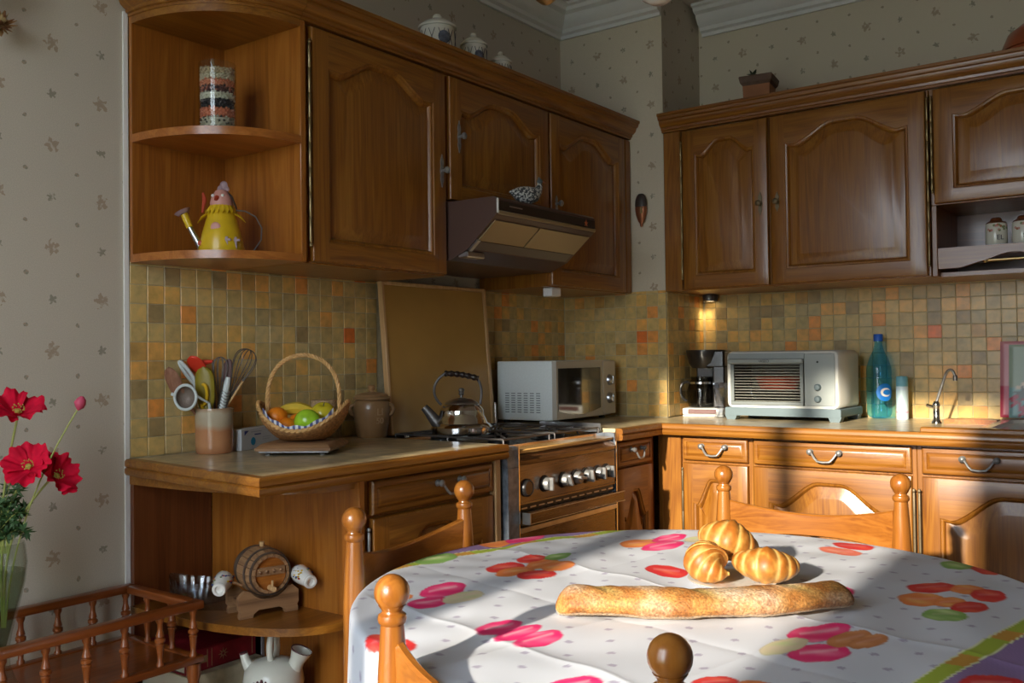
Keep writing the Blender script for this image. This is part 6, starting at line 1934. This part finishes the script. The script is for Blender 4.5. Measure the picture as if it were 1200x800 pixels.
def poppy(label, c, R, facing, stem, seed, cat='flower'):
    t = thing('poppy', label, cat, (VX, VY, vz + .09))
    q = Vector(facing).normalized().to_track_quat('Z', 'Y').to_matrix().to_4x4()
    rr = random.Random(seed)
    for k in range(4):
        m = MB(); L = []
        a0 = k * PI / 2 + seed
        rk = R * (1.0 if k % 2 == 0 else .92); lift = .16 * R * (k % 2)
        for j in range(11):
            f = j / 10; row = []
            for i in range(25):
                g = -1 + 2 * i / 24
                a = a0 + g * 1.0
                rad_ = rk * f * (1 - .22 * abs(g) ** 3 * f) * (1 + .05 * math.sin(g * 15 + seed * 5 + k) * f)
                ruff = .13 * R * f * f * math.sin(g * 7 + seed * 3 + k * 1.7) + .06 * R * f ** 3 * math.sin(g * 17 + k * 2 + seed)
                z = R * (.62 * f ** 1.5 - .22 * f ** 4) + ruff + lift * f
                row.append(Vector(c) + q.to_3x3() @ Vector((rad_ * math.cos(a), rad_ * math.sin(a), z - .12 * R)))
            L.append(row)
        m.loops(L, closed=False); m.build('petal', 'petal_red', t, world=True, angle=180)
    m = MB(); m.ball(Vector(c) + q.to_3x3() @ Vector((0, 0, .06 * R)), R * .13, 12, 8, 1, 1, .8, q)
    for i in range(22):
        a = 2 * PI * i / 22; m.ball(Vector(c) + q.to_3x3() @ Vector((R * .2 * math.cos(a), R * .2 * math.sin(a), R * (.16 + .06 * (i % 3)))), R * .03, 6, 4)
    m.build('flower_heart', 'poppy_heart', t, world=True)
    m = MB(); m.tube(stem, .0024, 8); m.build('stem', 'stem_green', t, world=True)
    return t
vb_ = Vector((VX, VY, vz + .13)); vrim = Vector((VX, VY, vz + .300))
toC = (CAM - Vector((VX, VY, .95))).normalized()
c1 = gp(28, 486); c2 = gp(41, 550); c3 = gp(64, 563) + FD * .03
poppy('topmost red poppy in the glass vase', c1, .053, toC * .62 + Vector((0, 0, 1.0)) + RD * .15, bez(vb_ + RD * -.004, vrim + RD * -.012, gp(12, 560), c1 - Vector((0, 0, .008)), 14), .4)
poppy('red poppy in the middle facing the room', c2, .050, toC + Vector((0, 0, .55)) - RD * .35, bez(vb_ + RD * .004, vrim + RD * -.002, gp(8, 596), c2 + FD * .01, 14), 1.3)
poppy('lowest red poppy turned to the right behind the middle one', c3, .048, toC * .35 + RD * .75 + Vector((0, 0, .45)), bez(vb_ + RD * .008, vrim + RD * .004, gp(22, 610), c3 - RD * .005, 14), 2.2)
pb = thing('poppy_bud', 'pink poppy bud on a thin stem right of the poppies', 'flower', (VX, VY, vz + .09))
cb = gp(101, 476)
m = MB(); m.tube([cb + Vector((-.004, -.002, -.014)), cb + Vector((-.002, 0, -.008)), cb, cb + Vector((.003, .002, .008)), cb + Vector((.004, .003, .014))], [.002, .0085, .0115, .009, .003], 12); m.build('bud', 'petal_pink', pb, world=True)
m = MB(); m.tube(bez(vb_ + RD * .010, vrim + RD * .02, gp(50, 560), cb + Vector((-.004, -.002, -.012)), 16), .0018, 6); m.build('stem', 'stem_green', pb, world=True)
fn_ = thing('fern_sprig', 'feathery dark green foliage around the poppies in the vase', 'foliage', (VX, VY, vz + .09))
rr = random.Random(9); m = MB(); ms = MB()
for k in range(30):
    px_, py_ = rr.uniform(-34, 40), rr.uniform(566, 628)
    tip = gp(px_, py_) + FD * rr.uniform(-.02, .05)
    st0 = vrim + RD * rr.uniform(-.02, .02) + Vector((0, 0, -.02))
    cv = bez(st0, st0 + Vector((0, 0, .05)), tip + Vector((0, 0, .01)), tip, 8)
    ms.tube(cv, .0013, 5)
    for i in range(2, 9):
        for q in range(9):
            d = Vector((rr.gauss(0, 1), rr.gauss(0, 1), rr.gauss(.2, 1))).normalized()
            p = cv[i]; e = p + d * rr.uniform(.010, .024); s = d.orthogonal().normalized() * .0028
            v = [m.bm.verts.new(x) for x in (p, p.lerp(e, .5) + s, e, p.lerp(e, .5) - s)]; m.bm.faces.new(v)
o = m.build('fronds', 'fern', fn_, world=True); o['kind'] = 'stuff'
ms.build('stem', 'stem_green', fn_, world=True)

# dried bunch hanging on the wall at the top left
dr_ = thing('dried_flowers', 'bunch of dried brown flowers hanging high on the wallpapered wall', 'dried flowers', (.03, -2.70, 1.90))
M['dried_a'] = plain('dried_a', (.30, .17, .06), .7, noise=.3); M['dried_b'] = plain('dried_b', (.20, .085, .03), .7, noise=.3); M['dried_c'] = plain('dried_c', (.42, .30, .14), .7, noise=.2)
rr = random.Random(5)
for hc in ((.045, -2.662, 1.895), (.05, -2.672, 1.972), (.045, -2.715, 1.93)):
    m = MB()
    for k in range(34):
        a = rr.uniform(0, 2 * PI); e = rr.uniform(-.3, 1.3)
        d = Vector((math.sin(e) * .8, math.cos(a) * math.cos(e), math.sin(a) * math.cos(e))).normalized()
        p = Vector(hc); L_ = rr.uniform(.020, .038); m.mi = rr.randrange(3)
        m.tube([p + d * .004, p + d * L_ * .6, p + d * L_], [.003, .006, .0015], 6, flat=.3)
    m.ball(hc, .010, 10, 6)
    m.build('dried_bloom', ['dried_a', 'dried_b', 'dried_c'], dr_, world=True)
m = MB()
for k in range(7):
    a = rr.uniform(-.8, .8); p = Vector((.03, -2.70, 1.99)); d = Vector((.15, math.sin(a) * .35, -1)).normalized()
    m.tube([p + Vector((0, 0, .12)), p, p + d * .09], [.002, .003, .002], 6)
for k in range(10):
    a = rr.uniform(.3, 2.6); p = Vector((.04, -2.67, 1.982)); d = Vector((.2, math.cos(a), math.sin(a))).normalized(); L_ = rr.uniform(.04, .065)
    m.tube([p, p + d * L_ * .6, p + d * L_], [.003, .008, .001], 6, flat=.3)
m.build('dried_leaves', 'dried_b', dr_, world=True)
m = MB(); m.lathe([(0, 0), (.004, 0), (.004, .03), (0, .03)], (0.0005, -2.70, 2.10), 'x', 8); m.build('nail', 'iron', dr_, world=True)

# two armed ceiling lamp
LX, LY = .945, -1.839
cl = thing('ceiling_lamp', 'two armed brass ceiling lamp with white glass shades', 'lamp', (LX, LY, 1.972))
m = MB(); m.lathe([(0, 1.974), (.012, 1.978), (.024, 1.988), (.031, 2.004), (.030, 2.018), (.016, 2.030), (.010, 2.05), (.010, 2.56), (.05, 2.575), (.055, 2.5995), (0, 2.5995)], (LX, LY, 0), seg=24); m.build('stem_and_rose', 'brass', cl, world=True)
for s in (1, -1):
    dx, dy = s * .66 * .28, s * .75 * .28
    m = MB(); m.tube(bez((LX, LY, 2.045), (LX + dx * .4, LY + dy * .4, 1.99), (LX + dx, LY + dy, 2.02), (LX + dx, LY + dy, 2.12), 14), .006, 8); a_ = m.build('arm', 'brass', cl, world=True)
    m = MB(); m.lathe([(.012, 2.12), (.03, 2.115), (.05, 2.09), (.055, 2.05), (.040, 2.01), (.02, 1.998), (0, 1.996)], (LX + dx, LY + dy, 0), seg=28); m.build('glass_shade', 'porcelain', a_, world=True)
